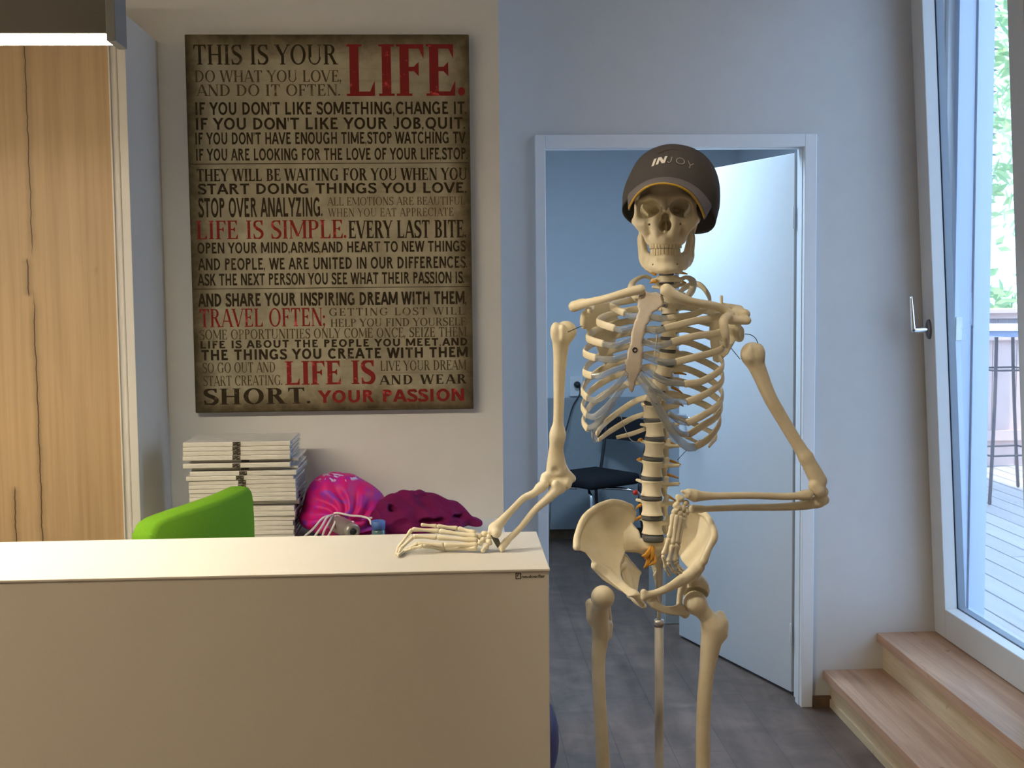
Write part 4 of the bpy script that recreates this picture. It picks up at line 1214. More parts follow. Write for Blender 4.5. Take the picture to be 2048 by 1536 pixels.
# ---- skull (millimetres in its own frame: x to the picture's right, y backwards, z up; origin between the orbits)
SKR = Matrix.Rotation(math.radians(-12), 3, 'Z')
SKO = S(1330, 416, 2.375)
SKN = np.array(SKR)
def q3(x, y, z): return SKO+SKN @ (np.array([x, y, z])*0.001)
mm = 0.001
def E3(sd, c, r, k=0, mode='u', rot=None):
    R = SKR if rot is None else SKR @ rot
    sd.ell(q3(*c), np.array(r)*mm, k*mm, mode, R)
def C3(sd, P, r, k=0, mode='u', flat=None):
    if np.isscalar(r): r = [r]*len(P)
    fl = None if flat is None else (SKN @ np.array(flat[0], float), flat[1])
    sd.chain([q3(*p) for p in P], [v*mm for v in r], k*mm, mode, fl)
s = SDF(0.0014)
E3(s, (0, 88, 46), (70, 93, 66)); E3(s, (0, 46, 32), (54, 44, 40), 18)
E3(s, (0, 34, -26), (37, 33, 36), 16); E3(s, (0, 26, -50), (33, 27, 24), 14)
for g_ in (-1, 1):
    C3(s, [(0, 0, 17), (g_*14, 0, 21), (g_*30, 4, 24), (g_*47, 14, 17), (g_*53, 20, 6)], [6, 5.5, 5.5, 5.5, 5], 9)
    C3(s, [(g_*53.5, 17, 9), (g_*54.5, 17, -6), (g_*55, 19, -18)], [6, 5.6, 7], 5)
    C3(s, [(g_*24, 9, -28), (g_*38, 10, -29), (g_*50, 16, -28), (g_*59, 30, -23)], [9, 10.5, 10.5, 7.5], 10)
    C3(s, [(g_*45, 16, -36), (g_*38, 16, -46), (g_*32, 22, -54)], [7.5, 8, 8.5], 9)
    C3(s, [(g_*58, 30, -21), (g_*66, 54, -20), (g_*66.5, 78, -18), (g_*60, 100, -14)], [6.5, 4.2, 4.2, 8], 4, flat=((1, 0, 0), 1.5))
    C3(s, [(g_*13, 4, 6), (g_*17, 4, -10), (g_*19, 3, -30), (g_*15, 1, -50)], [6, 7, 9, 9], 9)
    C3(s, [(0, -1, -63), (g_*12, 1, -63), (g_*22, 10, -63), (g_*27, 26, -63)], [8.5, 8.5, 8.5, 8.5], 10)
    C3(s, [(g_*30, 30, -56), (g_*31, 40, -50)], [9, 8], 8)
    C3(s, [(g_*52, 112, -10), (g_*50, 110, -40)], [14, 7], 12)       # mastoid
C3(s, [(0, -2, 9), (0, -7, -1), (0, -11, -7)], [6.5, 5.2, 4.6], 6)
for g_ in (-1, 1):
    C3(s, [(g_*29.5, -14, 0), (g_*29.5, 12, 0), (g_*28, 30, -1), (g_*21, 52, -3)], [20.3, 20.3, 18.5, 9], 2, 's', flat=((0, 0, 1), 1.2))
    C3(s, [(g_*29, -6, -31), (g_*30, 12, -31)], [1.7, 1.7], 0.5, 's')
    E3(s, (g_*66, 60, 0), (14, 28, 32), 8, 's')                     # temporal fossa
    E3(s, (g_*30, 62, -58), (15, 30, 22), 8, 's')
C3(s, [(0, -30, -33), (0, 8, -33), (0, 30, -33)], [13, 12.5, 9], 1.5, 's'); C3(s, [(0, -30, -17), (0, 20, -17)], [8.5, 7], 6, 's')
C3(s, [(1, 12, -14), (1.5, 16, -42)], [1.0, 1.3], 1); C3(s, [(0, 0, -44), (0, -5, -46)], [2.6, 1.6], 3)
skull = s.mk('skull', B, sk)
# ---- mandible
s = SDF(0.0014)
for g_ in (-1, 1):
    P = [(0, 2, -112), (g_*14, 4, -112), (g_*26, 15, -110), (g_*36, 34, -105), (g_*43, 55, -98), (g_*47, 72, -88)]
    rr_ = [12, 12, 12.5, 13, 13.5, 15]
    for i in range(5):
        d = np.array(P[i+1])-np.array(P[i]); n_ = (d[1], -d[0], 0)
        C3(s, [P[i], P[i+1]], [rr_[i], rr_[i+1]], 6, flat=(n_, 1.9))
    C3(s, [(g_*46.5, 71, -88), (g_*49, 74, -58)], [16.5, 16], 6, flat=((1, g_*0.45, 0), 3.0)); C3(s, [(g_*40, 54, -92), (g_*43, 56, -76), (g_*46, 58, -56)], [9, 7, 5.5], 7)
    C3(s, [(g_*47, 62, -62), (g_*48, 56, -30)], [9, 4.5], 5, flat=((1, 0, 0), 1.8)); C3(s, [(g_*49, 82, -58), (g_*52, 89, -26)], [9, 6], 5, flat=((1, 0, 0), 1.5))
    C3(s, [(0, 0, -96), (g_*12, 2, -96), (g_*21, 12, -95), (g_*28, 28, -93), (g_*36, 46, -91)], [7.5, 7.5, 7.5, 7.5, 7], 9)
    C3(s, [(g_*9, -2, -119), (g_*9, 3, -112)], [5, 7], 8)
    C3(s, [(g_*24, -2, -108), (g_*22, 12, -108)], [1.5, 1.5], 0.5, 's')
C3(s, [(0, -3, -117), (0, 1, -106)], [8, 7], 8)
jaw = s.mk('mandible', B, sk)
wd = [8.2, 6.6, 7.4, 6.8, 6.6, 9.5]
for up in (True, False):
    for g_ in (-1, 1):
        arc_ = 0.0
        for i, w in enumerate(wd):
            wq = w*(0.98 if up else 0.88)
            phi = (arc_+wq/2)/29.0*0.98
            arc_ += wq
            ax_r = 27.5 if up else 26
            x = ax_r*math.sin(phi)*g_; y = (25 if up else 25.5)-(30 if up else 28.5)*math.cos(phi)
            z0, z1 = ((-77.2 if i != 2 else -77.8), -62) if up else (-92, -77.4)
            Tt = Matrix.Translation(q3(x, y, (z0+z1)/2)) @ (SKR.to_4x4() @ Matrix.Rotation(phi*g_*1.0, 4, 'Z'))
            g = G(); hw = wq*0.495*mm; dp = (3.4 if i < 3 else 4.4)*mm; hh = (z1-z0)/2*mm
            g.box(-hw, hw, -dp, dp, -hh, hh, 1.9*mm, 3, Tt)
            g.mk('tooth', M['tooth'], skull if up else jaw, True)

# ---- spine
def levels():
    L = [(1305, 1036, 1070, 2.470, 0.0240), (1303.5, 997, 1033, 2.462, 0.0238), (1303, 958, 994, 2.460, 0.0236), (1304, 919, 955, 2.464, 0.0232), (1308, 880, 915.5, 2.474, 0.0228), (1309, 842, 876, 2.490, 0.0215), (1304, 809, 838, 2.505, 0.020), (1309, 782, 806, 2.52, 0.019), (1319, 755, 779, 2.53, 0.0185),
         (1328, 729, 752, 2.535, 0.0182), (1334, 703, 726, 2.537, 0.018), (1336, 678, 700, 2.537, 0.0178), (1337, 654, 675, 2.533, 0.0172), (1338, 632, 651, 2.525, 0.0166), (1338, 611, 629, 2.515, 0.016), (1336, 591, 608, 2.502, 0.0158), (1334, 570, 586.5, 2.487, 0.0160), (1333, 551, 564, 2.475, 0.0158), (1333, 533, 546, 2.468, 0.0155),
         (1333, 516, 528.5, 2.462, 0.015), (1334, 499, 512, 2.458, 0.0145), (1334, 482, 495, 2.457, 0.014)]
    return L
LV = levels()
SPY = math.radians(-34)
def body_fn(R0, hz, ys, waist):
    def f(X, Y, Z):
        R = R0*(1-waist+waist*np.clip(np.abs(Z)/hz, 0, 1)**2.2)
        re = np.sqrt(X*X+(Y/ys)**2)-R
        dz = np.abs(Z)-hz
        rnd = 0.0022
        a = np.maximum(re+rnd, 0); b = np.maximum(dz+rnd, 0)
        return np.minimum(np.maximum(re, dz)+rnd, 0)+np.sqrt(a*a+b*b)-rnd
    return f
def vert_template(kind):
    s = SDF(0.0013)
    if kind == 'l':
        s.fn(body_fn(1*0.0236, 0.0182, 0.74, 0.17), (-0.025, -0.019, -0.019), (0.025, 0.019, 0.019))
        for g_ in (-1, 1):
            s.cone((g_*.013, .010, .007), (g_*.017, .026, .005), .0062, .0055, .004); s.cone((g_*.017, .025, .005), (g_*.046, .030, .010), .0058, .0038, .004, flat=((0, 1, 0), 1.4))
            s.cone((g_*.016, .027, .002), (0, .036, -.004), .006, .006, .004); s.cone((g_*.018, .028, .006), (g_*.019, .031, .020), .006, .0055, .004); s.cone((g_*.014, .030, -.004), (g_*.014, .033, -.020), .006, .0055, .004)
        s.cone((0, .036, -.004), (0, .066, -.010), .0085, .010, .004, flat=((1, 0, 0), 2.2))
    elif kind == 't':
        s.fn(body_fn(0.018, 0.0122, 0.86, 0.13), (-0.02, -0.017, -0.013), (0.02, 0.017, 0.013))
        for g_ in (-1, 1):
            s.cone((g_*.010, .010, .005), (g_*.012, .022, .005), .0050, .0048, .004); s.cone((g_*.012, .022, .005), (g_*.034, .036, .010), .0055, .0052, .004)
            s.cone((g_*.012, .024, .003), (0, .031, -.002), .0055, .0055, .004); s.sph((g_*.012, .026, .014), .0048, .004)
        s.cone((0, .031, -.002), (0, .062, -.034), .007, .0055, .004, flat=((1, 0, 0), 1.8))
    else:
        s.fn(body_fn(0.0155, 0.0068, 0.78, 0.10), (-0.017, -0.013, -0.008), (0.017, 0.013, 0.008))
        for g_ in (-1, 1):
            s.cone((g_*.012, .002, .0), (g_*.027, .004, -.003), .0052, .0050, .003); s.cone((g_*.015, .006, 0), (g_*.017, .018, .001), .0055, .006, .003)
            s.cone((g_*.017, .018, .001), (0, .032, -.002), .005, .005, .003); s.cone((0, .032, -.002), (g_*.006, .048, -.008), .005, .0042, .003)
            s.sph((g_*.022, .003, -.002), .0026, .001, 's')
    V, F = s.mesh()
    return V, F
TMPL = {k_: vert_template(k_) for k_ in 'ltc'}
TM = {}
vpos = []
for i, (x, yt, yb, Y, R0) in enumerate(LV):
    sh_ = 2.6 if i < 6 else (1.4 if i < 15 else -0.6)
    yt += sh_; yb -= sh_
    kind = 'l' if i < 6 else ('t' if i < 17 else 'c')
    c = S(x, (yt+yb)/2, Y)
    hh = (S(x, yt, Y)[2]-S(x, yb, Y)[2])/2
    base_r, base_h = {'l': (0.0236, 0.0182), 't': (0.018, 0.0122), 'c': (0.0155, 0.0068)}[kind]
    if kind not in TM:
        o = mk('vertebra', TMPL[kind][0], TMPL[kind][1], B, sk, True, local=True)
        TM[kind] = o
    else:
        o = TM[kind].copy(); C.objects.link(o)
    lean = 0.0
    if 0 < i < len(LV)-1: lean = math.atan2((LV[i+1][0]-LV[i-1][0]), (LV[i-1][1]-LV[i+1][1]))
    o.location = Vector(c)-wloc(sk)
    o.rotation_euler = Euler((0, lean, SPY if i < 15 else SPY*0.5), 'XYZ')
    sx = R0/base_r
    o.scale = (sx, sx, hh/base_h)
    vpos.append((c, hh, lean, R0))
# discs
dV, dF = latheg([(0.0001, -0.5), (0.93, -0.5), (1.0, -0.2), (1.0, 0.2), (0.93, 0.5), (0.0001, 0.5)], 32, sy=0.76)
d0 = None
for i in range(-1, len(LV)-1):
    if i < 0:
        a = S(1305.5, 1070, 2.470); b = S(1306, 1082, 2.468); r0 = 0.0235; ln = 0
        zc, hh = (a+b)/2, (a[2]-b[2])/2
    else:
        c0, h0, l0, r0_ = vpos[i]; c1, h1, l1, r1_ = vpos[i+1]
        r0 = (r0_+r1_)/2*0.97; ln = (l0+l1)/2
        lo_, hi_ = c0+np.array([math.sin(l0), 0, math.cos(l0)])*h0, c1-np.array([math.sin(l1), 0, math.cos(l1)])*h1
        zc = (lo_+hi_)/2; hh = max((hi_[2]-lo_[2])/2, 0.0012)
    if d0 is None: o = mk('intervertebral_disc', dV, dF, M['disc'], sk, True, local=True); d0 = o
    else: o = d0.copy(); C.objects.link(o)
    o.location = Vector(zc)-wloc(sk); o.rotation_euler = Euler((0, ln, SPY), 'XYZ'); o.scale = (r0, r0, hh*2+0.0012)
g = G(); g.add(*uvsphere(S(1271, 985, 2.452), 0.0055, 16, 10)); g.mk('disc_bulge', M['red_bulge'], sk, True)
# nerves
def tubepart(name, pts, r, mat, seg=8, n=None, parent=sk, **kw):
    g = G(); g.tube([tuple(S(*p)) for p in pts], r, seg, n, **kw); return g.mk(name, mat, parent, True)
for (x0, y0, x1, y1) in ((1331, 882, 1356, 893), (1330, 919, 1361, 929), (1329, 948, 1356, 956), (1328, 989, 1352, 1002), (1282, 879, 1276, 882), (1282, 918, 1274, 920), (1281, 1010, 1272, 1018), (1281, 1034, 1270, 1042), (1350, 745, 1372, 749), (1345, 775, 1364, 786), (1352, 805, 1366, 812), (1310, 548, 1296, 543), (1312, 562, 1300, 566), (1353, 545, 1374, 548), (1353, 560, 1372, 566), (1352, 527, 1372, 527), (1300, 804, 1284, 808)):
    Yn = 2.50 if y0 > 860 else (2.555 if y0 > 700 else 2.475)
    tubepart('nerve_root', [(x0, y0, Yn), ((x0+x1)/2, (y0+y1)/2-1, Yn+0.004), (x1, y1, Yn+0.01)], [0.0036, 0.0030, 0.0014], M['nerve'])
for P in ([(1303, 1096, 2.462), (1297, 1108, 2.455), (1290, 1118, 2.452)], [(1306, 1096, 2.462), (1304, 1112, 2.455), (1302, 1120, 2.45)], [(1300, 1115, 2.46), (1295, 1128, 2.455), (1288, 1136, 2.452)], [(1308, 1112, 2.465), (1309, 1124, 2.456), (1299, 1130, 2.452)], [(1300, 1102, 2.46), (1293, 1110, 2.45), (1284, 1112, 2.45)]):
    tubepart('nerve_root', P, [0.0078, 0.0068, 0.002], M['nerve'], ell=(1, 0.6))

# ---- ribs (flattened tubes with cut front ends)
def rib(P, hh=0.0072, th=0.0031, name='rib', mat=None, r_end=None, power=3.2, n=None, up=(0, 0, 1)):
    pts = [S(*p) for p in P]
    R = [0.85]+[1.0]*(len(P)-2)+[1.0 if r_end is None else r_end]
    g = G(); g.tube(pts, R, 14, n or len(P)*8, up=up, ell=(hh, th), round_ends=False, power=power)
    return g.mk(name, mat or B, sk, True)
vx = {}
for i in range(5, 17): vx[17-i] = LV[i]          # vx[1] = T1 ... vx[12] = T12
def auto_rib(k_, sg, lat, front, mids=()):
    x, yt, yb, Y, R0 = vx[k_]
    yv = (yt+yb)/2-3
    xl, yl, Yl = lat
    P = [(x+sg*14, yv, Y+0.014), (x+sg*34, yv-3, Y+0.048)]
    P += [(x+(xl-x)*0.62, yv+0.22*(yl-yv), Y+0.066), (x+(xl-x)*0.90, yv+0.62*(yl-yv), Y+0.020), (xl, yl, Yl)]
    P += list(mids)+[front]
    return rib(P)
# right side of the body (picture left)
tubes = []
rib([(1320, 571, 2.505), (1292, 553, 2.51), (1268, 563, 2.485), (1262, 582, 2.445), (1276, 600, 2.405), (1290, 608, 2.39)], 0.0036, 0.0066)
auto_rib(2, -1, (1222, 612, 2.455), (1249.5, 627, 2.395), [(1231, 617, 2.42)])
auto_rib(3, -1, (1195.5, 642, 2.465), (1230, 657, 2.385), [(1205, 649, 2.415)])
auto_rib(4, -1, (1174.5, 674, 2.465), (1207, 688, 2.382), [(1184, 681, 2.412)])
auto_rib(5, -1, (1168.5, 704, 2.462), (1192.5, 716, 2.382), [(1176, 711, 2.41)])
auto_rib(6, -1, (1168.5, 742, 2.455), (1185, 752, 2.385), [(1172, 748, 2.415)])
auto_rib(7, -1, (1166, 778, 2.46), (1175, 796, 2.39), [(1166.5, 787, 2.42)])
auto_rib(8, -1, (1166, 808, 2.47), (1174, 830, 2.40), [(1166, 818, 2.43)])
auto_rib(9, -1, (1167, 838, 2.475), (1176, 858, 2.42), [(1168, 848, 2.44)])
rib([(1297, 793, 2.535), (1268, 804, 2.575), (1232, 828, 2.58), (1206, 850, 2.545), (1194, 868, 2.49)], 0.0066)
rib([(1294, 826, 2.52), (1262, 838, 2.55), (1224, 860, 2.55), (1197, 880, 2.51)], 0.0058, r_end=0.75)
rib([(1290, 858, 2.505), (1262, 868, 2.525), (1233, 875, 2.515)], 0.0050, r_end=0.75)
# left side of the body (picture right)
rib([(1347, 571, 2.505), (1370, 555, 2.515), (1385, 562, 2.49), (1383, 582, 2.45), (1362, 604, 2.41), (1335, 613, 2.39)], 0.0042, 0.0074)
rib([(1350, 594, 2.515), (1372, 574, 2.56), (1395, 568, 2.57), (1413, 584, 2.53), (1419, 606, 2.465), (1395, 626, 2.41), (1334, 636, 2.382)], 0.0060, 0.0034)
auto_rib(3, 1, (1438, 630, 2.455), (1329, 657, 2.372), [(1424, 636, 2.42), (1384, 643, 2.385)])
auto_rib(4, 1, (1446, 660, 2.455), (1343, 684, 2.372), [(1432, 667, 2.42), (1392, 672, 2.385)])
auto_rib(5, 1, (1447, 692, 2.455), (1352, 724, 2.374), [(1436, 702, 2.42), (1396, 713, 2.385)])
auto_rib(6, 1, (1446, 728, 2.455), (1369, 768, 2.376), [(1436, 744, 2.42), (1402, 763, 2.387)])
auto_rib(7, 1, (1446, 754, 2.46), (1374, 804, 2.382), [(1436, 772, 2.425), (1404, 792, 2.392)])
auto_rib(8, 1, (1445, 790, 2.47), (1374, 846, 2.392), [(1434, 812, 2.43), (1404, 832, 2.40)])
auto_rib(9, 1, (1443, 812, 2.475), (1378, 869, 2.405), [(1432, 834, 2.44), (1404, 852, 2.415)])
auto_rib(10, 1, (1440, 838, 2.48), (1390, 894, 2.425), [(1432, 860, 2.45), (1414, 880, 2.432)])
rib([(1326, 826, 2.525), (1362, 838, 2.57), (1406, 856, 2.585), (1432, 872, 2.55), (1418, 893, 2.50)], 0.0050, r_end=0.7)
rib([(1328, 858, 2.505), (1360, 868, 2.535), (1394, 884, 2.54)], 0.0045, r_end=0.7)

# ---- sternum
zx = lambda x, y: (1140+x/10.24, 560+y/10.24)
poly = [zx(*p) for p in ((1480, 275), (1560, 232), (1650, 262), (1760, 240), (1850, 290), (1928, 400), (1890, 540), (1800, 620), (1690, 670), (1640, 760), (1622, 860), (1560, 930), (1545, 1000), (1530, 1100), (1500, 1210), (1480, 1300), (1500, 1400), (1498, 1500))]
poly += [(1285, 724), (1282, 741), (1273.5, 760), (1268, 780), (1263, 789), (1258, 776), (1255, 760), (1249, 741), (1250, 726)]
poly += [zx(*p) for p in ((1170, 1500), (1185, 1420), (1220, 1330), (1240, 1230), (1250, 1160), (1270, 1040), (1305, 920), (1360, 790), (1405, 640), (1385, 500), (1385, 400), (1415, 320))]
rj = random.Random(5); pj = []
for i_ in range(len(poly)):
    p_, q_ = poly[i_], poly[(i_+1) % len(poly)]
    pj.append(p_)
    m_ = max(1, int(math.hypot(q_[0]-p_[0], q_[1]-p_[1])/4.5))
    for j_ in range(1, m_):
        f_ = j_/m_; pj.append((p_[0]+(q_[0]-p_[0])*f_+rj.uniform(-1.7, 1.7), p_[1]+(q_[1]-p_[1])*f_))
poly = pj
s = SDF(0.0013)
s.sheet(poly, [(1302, 595, 2.392), (1285, 600, 2.390), (1322, 600, 2.388), (1293, 650, 2.372), (1275, 700, 2.366), (1268, 745, 2.368), (1262, 785, 2.374)], 0.0062, rnd=0.0042)
st_ = s.mk('sternum', M['bone_pink'], sk)
st_['label'] = 'pinkish breastbone plate'
g = G(); c = S(1270, 700, 2.3605)
g.add([(c[0]+0.0052*math.cos(a)*f, c[1]-o_, c[2]+0.0052*math.sin(a)*f) for f, o_ in ((1, -0.002), (1, 0.001), (0.55, 0.001), (0.55, -0.001)) for a in np.linspace(0, 2*PI, 15)[:-1]], [(i*14+j, i*14+(j+1) % 14, (i+1)*14+(j+1) % 14, (i+1)*14+j) for i in range(3) for j in range(14)]+[tuple(range(42, 56))])
g.mk('screw_eye', M['dark_metal'], sk)

# ---- costal cartilages (clear plastic bars)
def cart(P, hh=0.0066, th=0.0036, r_end=0.9): return rib(P, hh, th, 'costal_cartilage', M['cart'], r_end, 2.4)
cart([(1249, 627, 2.396), (1262, 632, 2.388), (1276, 632, 2.380)]); cart([(1229, 657, 2.386), (1246, 660, 2.374), (1268, 656, 2.373)]); cart([(1206, 688, 2.383), (1232, 691, 2.368), (1262, 680, 2.370)]); cart([(1191, 716, 2.383), (1222, 719, 2.366), (1256, 711, 2.368)])
cart([(1184, 752, 2.386), (1204, 751, 2.37), (1228, 741, 2.364), (1253, 733, 2.367)]); cart([(1174, 797, 2.391), (1196, 800, 2.376), (1226, 778, 2.366), (1256, 746, 2.367)]); cart([(1173, 831, 2.40), (1192, 832, 2.385), (1226, 800, 2.368), (1250, 768, 2.366)])
cart([(1176, 857, 2.421), (1194, 848, 2.40), (1212, 826, 2.38), (1228, 804, 2.37)]); cart([(1192, 880, 2.48), (1186, 868, 2.45), (1190, 852, 2.42), (1204, 838, 2.39)], 0.0085)
cart([(1334, 636, 2.383), (1318, 637, 2.375), (1298, 632, 2.378)]); cart([(1330, 657, 2.373), (1312, 662, 2.364), (1292, 658, 2.372)]); cart([(1344, 684, 2.373), (1318, 692, 2.360), (1286, 682, 2.370)]); cart([(1353, 724, 2.375), (1322, 724, 2.360), (1284, 710, 2.367)])
cart([(1370, 768, 2.377), (1330, 762, 2.360), (1282, 735, 2.366)]); cart([(1375, 804, 2.383), (1340, 800, 2.366), (1306, 774, 2.360), (1280, 746, 2.366)])
cart([(1391, 895, 2.426), (1372, 892, 2.41), (1348, 868, 2.385), (1322, 826, 2.366), (1300, 784, 2.360), (1277, 752, 2.366)], 0.0088, 0.004)
cart([(1379, 869, 2.406), (1360, 866, 2.395), (1344, 848, 2.38)], 0.006); cart([(1375, 846, 2.393), (1358, 842, 2.385), (1338, 826, 2.372)], 0.006)
cart([(1322, 606, 2.388), (1334, 611, 2.392)], 0.0062); cart([(1290, 608, 2.391), (1278, 604, 2.393)], 0.0062)

# ---- clavicles, shoulder blades
s = SDF(0.0015)
s.chain([S(1281, 579, 2.385), S(1262, 583, 2.388), S(1215, 596, 2.405), S(1180, 604, 2.44), S(1160, 609, 2.475)], [.0100, .0092, .0074, .0076, .0095], .004, n=12)
s.chain([S(1166, 607, 2.475), S(1148, 613, 2.49)], [.0105, .0112], .004)
s.mk('clavicle', B, sk)
s = SDF(0.0015)
s.chain([S(1333, 580, 2.375), S(1350, 592, 2.375), S(1385, 605, 2.385), S(1420, 610, 2.41), S(1446, 618, 2.43), S(1462, 629, 2.43)], [.0125, .0118, .0092, .0082, .0086, .0084], .004, n=14)
s.mk('clavicle', B, sk)
s = SDF(0.0016)
s.sheet([(1166, 630), (1176, 618), (1196, 604), (1228, 606), (1238, 640), (1226, 715), (1214, 738), (1200, 712), (1186, 680), (1172, 660)], [(1170, 640, 2.515), (1200, 610, 2.545), (1235, 620, 2.60), (1220, 700, 2.60), (1212, 735, 2.595), (1185, 675, 2.55)], 0.0032, rnd=0.002)
s.ell(S(1168, 642, 2.508), (0.0085, 0.012, 0.0175), 0.008); s.chain([S(1172, 628, 2.505), S(1182, 616, 2.480), S(1180, 622, 2.455)], [.008, .007, .006], .006)
s.chain([S(1235, 612, 2.61), S(1190, 600, 2.565), S(1160, 606, 2.52), S(1149, 613, 2.497)], [.004, .0055, .007, .009], .006)
s.mk('scapula', B, sk)
s = SDF(0.0016)
s.sheet([(1474, 640), (1472, 680), (1456, 708), (1436, 726), (1426, 722), (1418, 670), (1420, 618), (1446, 606), (1470, 622)], [(1470, 640, 2.47), (1465, 690, 2.485), (1430, 720, 2.55), (1420, 640, 2.56), (1445, 610, 2.525)], 0.0032, rnd=0.002)
s.ell(S(1479, 668, 2.462), (0.012, 0.010, 0.0165), 0.008)
s.ell(S(1490, 668, 2.452), (0.010, 0.012, 0.015), 0.003, 's')
s.chain([S(1476, 645, 2.46), S(1462, 632, 2.435), S(1448, 640, 2.405), S(1448, 655, 2.398), S(1452, 676, 2.402), S(1453, 690, 2.43)], [.008, .009, .0095, .009, .0075, .006], .005, n=14)
s.chain([S(1425, 612, 2.555), S(1452, 612, 2.51), S(1478, 620, 2.468)], [.004, .006, .010], .006)
s.chain([S(1474, 624, 2.455), S(1488, 628, 2.44)], [.0135, .0125], .006, flat=((0.1, 0.35, 1), 1.25)); s.chain([S(1462, 640, 2.43), S(1494, 641, 2.425)], [.009, .0085], .007)
s.mk('scapula', B, sk)
tubepart('locking_peg', [(1443, 615, 2.425), (1443, 593, 2.425)], 0.0030, B, 10)

# ---- arms
def long_bone(name, spec, h=0.0017, extra=()):
    s = SDF(h)
    for a in spec: s.chain(*a[:2], **a[2])
    for e in extra: getattr(s, e[0])(*e[1:])
    return s.mk(name, B, sk)
s = SDF(0.0016)      # right humerus
HY0, HY1 = 2.478, 2.560
def hY(y): return HY0+(HY1-HY0)*(y-650)/310.0
def Sh(x, y, d=0.0): return S(x, y, hY(y)+d)
s.sph(Sh(1132, 663, 0.006), 0.0215); s.ell(Sh(1112, 662, -0.004), (0.0115, 0.013, 0.018), .008); s.ell(Sh(1125, 664, -0.016), (0.0062, 0.007, 0.016), .006)
s.cone(Sh(1118, 664, -0.024), Sh(1117, 690, -0.021), .003, .002, .006, 's')
s.chain([Sh(1122, 676), Sh(1121, 705), Sh(1119, 745), Sh(1118, 790), Sh(1117, 830), Sh(1115.5, 870)], [.0185, .0148, .0125, .0112, .0106, .0110], .010, n=16)
s.chain([Sh(1115, 870), Sh(1112, 905), Sh(1113, 935)], [.0125, .0160, .0215], .022, flat=((0, 1, 0), 1.55))
s.chain([Sh(1092, 955, -0.004), Sh(1090, 964, -0.008)], [.0115, .0115], .008); s.chain([Sh(1104, 962, -0.006), Sh(1118, 962, -0.006)], [.0095, .0095], .006); s.chain([Sh(1118, 962, -0.006), Sh(1131, 967, -0.008)], [.0100, .0135], .006)
s.cone(Sh(1126, 940), Sh(1144, 957, 0.004), .010, .0085, .008); s.ell(Sh(1112, 942, -0.018), (.010, .008, .009), .005, 's')
s.mk('humerus', B, sk)
EYR = hY(965)
WR = 2.452
s = SDF(0.0015)      # right ulna
s.chain([S(1111, 968, EYR-0.022), S(1122, 975, EYR-0.012), S(1126, 968, EYR+0.020)], [.0085, .012, .010], .006)
s.chain([S(1112, 980, EYR-0.018), S(1098, 995, EYR-0.030), S(1070, 1020, 2.512), S(1042, 1054, 2.475), S(1014, 1082, WR)], [.0125, .0098, .0072, .0062, .0064], .008, n=16)
s.chain([S(1012, 1084, WR), S(1004, 1094, WR-0.006)], [.0072, .0082], .004); s.cone(S(1004, 1096, WR-0.008), S(1003, 1102, WR-0.012), .005, .003, .003)
s.mk('ulna', B, sk)
s = SDF(0.0015)      # right radius
s.chain([S(1087, 970, EYR-0.020), S(1080, 976, EYR-0.022)], [.0112, .0105], .003)
s.chain([S(1080, 976, EYR-0.022), S(1066, 988, EYR-0.034), S(1048, 996, 2.520), S(1024, 1020, 2.490), S(1002, 1044, 2.466), S(990, 1058, 2.458)], [.0085, .0082, .0072, .0070, .0095, .0125], .006, n=16)
s.chain([S(990, 1058, 2.462), S(992, 1066, 2.446)], [.0128, .0110], .006); s.cone(S(988, 1060, 2.452), S(980, 1064, 2.446), .0075, .0055, .004)
s.mk('radius', B, sk)
g = G()
g.tube([tuple(S(984, 1066, 2.446)), tuple(S(992, 1080, 2.446)), tuple(S(998, 1092, 2.448))], [.0048, .0060, .0048], 12, ell=(1.0, 1.3)); hb_ = g.mk('wrist_hinge', simple('dark_hinge', (0.09, 0.085, 0.06, 1), 0.4, 0.4), sk, True)
def onZ(x, y, z):
    d = ray(x, y); return np.array([0, 0, CAMZ])+d*((z-CAMZ)/d[2])
def carpal(c, r, seed):
    rr_ = random.Random(seed)
    s = SDF(0.0012)
    r *= 0.84
    s.sph(c, r)
    for _ in range(4): s.sph(c+np.array([rr_.uniform(-1, 1), rr_.uniform(-1, 1), rr_.uniform(-1, 1)])*r*0.7, r*0.62, r*0.5)
    return s.mk('carpal_bone', B, sk)
for i, (x, y, Y, r) in enumerate(((980, 1072, 2.45, .0075), (970, 1068, 2.456, .0072), (978, 1084, 2.446, .0072), (966, 1080, 2.45, .0068), (972, 1094, 2.442, .0068), (960, 1074, 2.455, .0066), (961, 1086, 2.446, .0066), (967, 1100, 2.438, .0052))):
    carpal(S(x, y, Y), r, i)
def smallbone(name, a, b, r, parent=sk):
    a = np.array(a); b = np.array(b)
    g = G(); g.tube([a, a+(b-a)*0.18, a+(b-a)*0.5, a+(b-a)*0.82, b], [r*1.22, r*1.08, r*0.78, r*0.95, r*1.12], 12, 14)
    return g.mk(name, B, parent, True)
TPZ = 1.1044
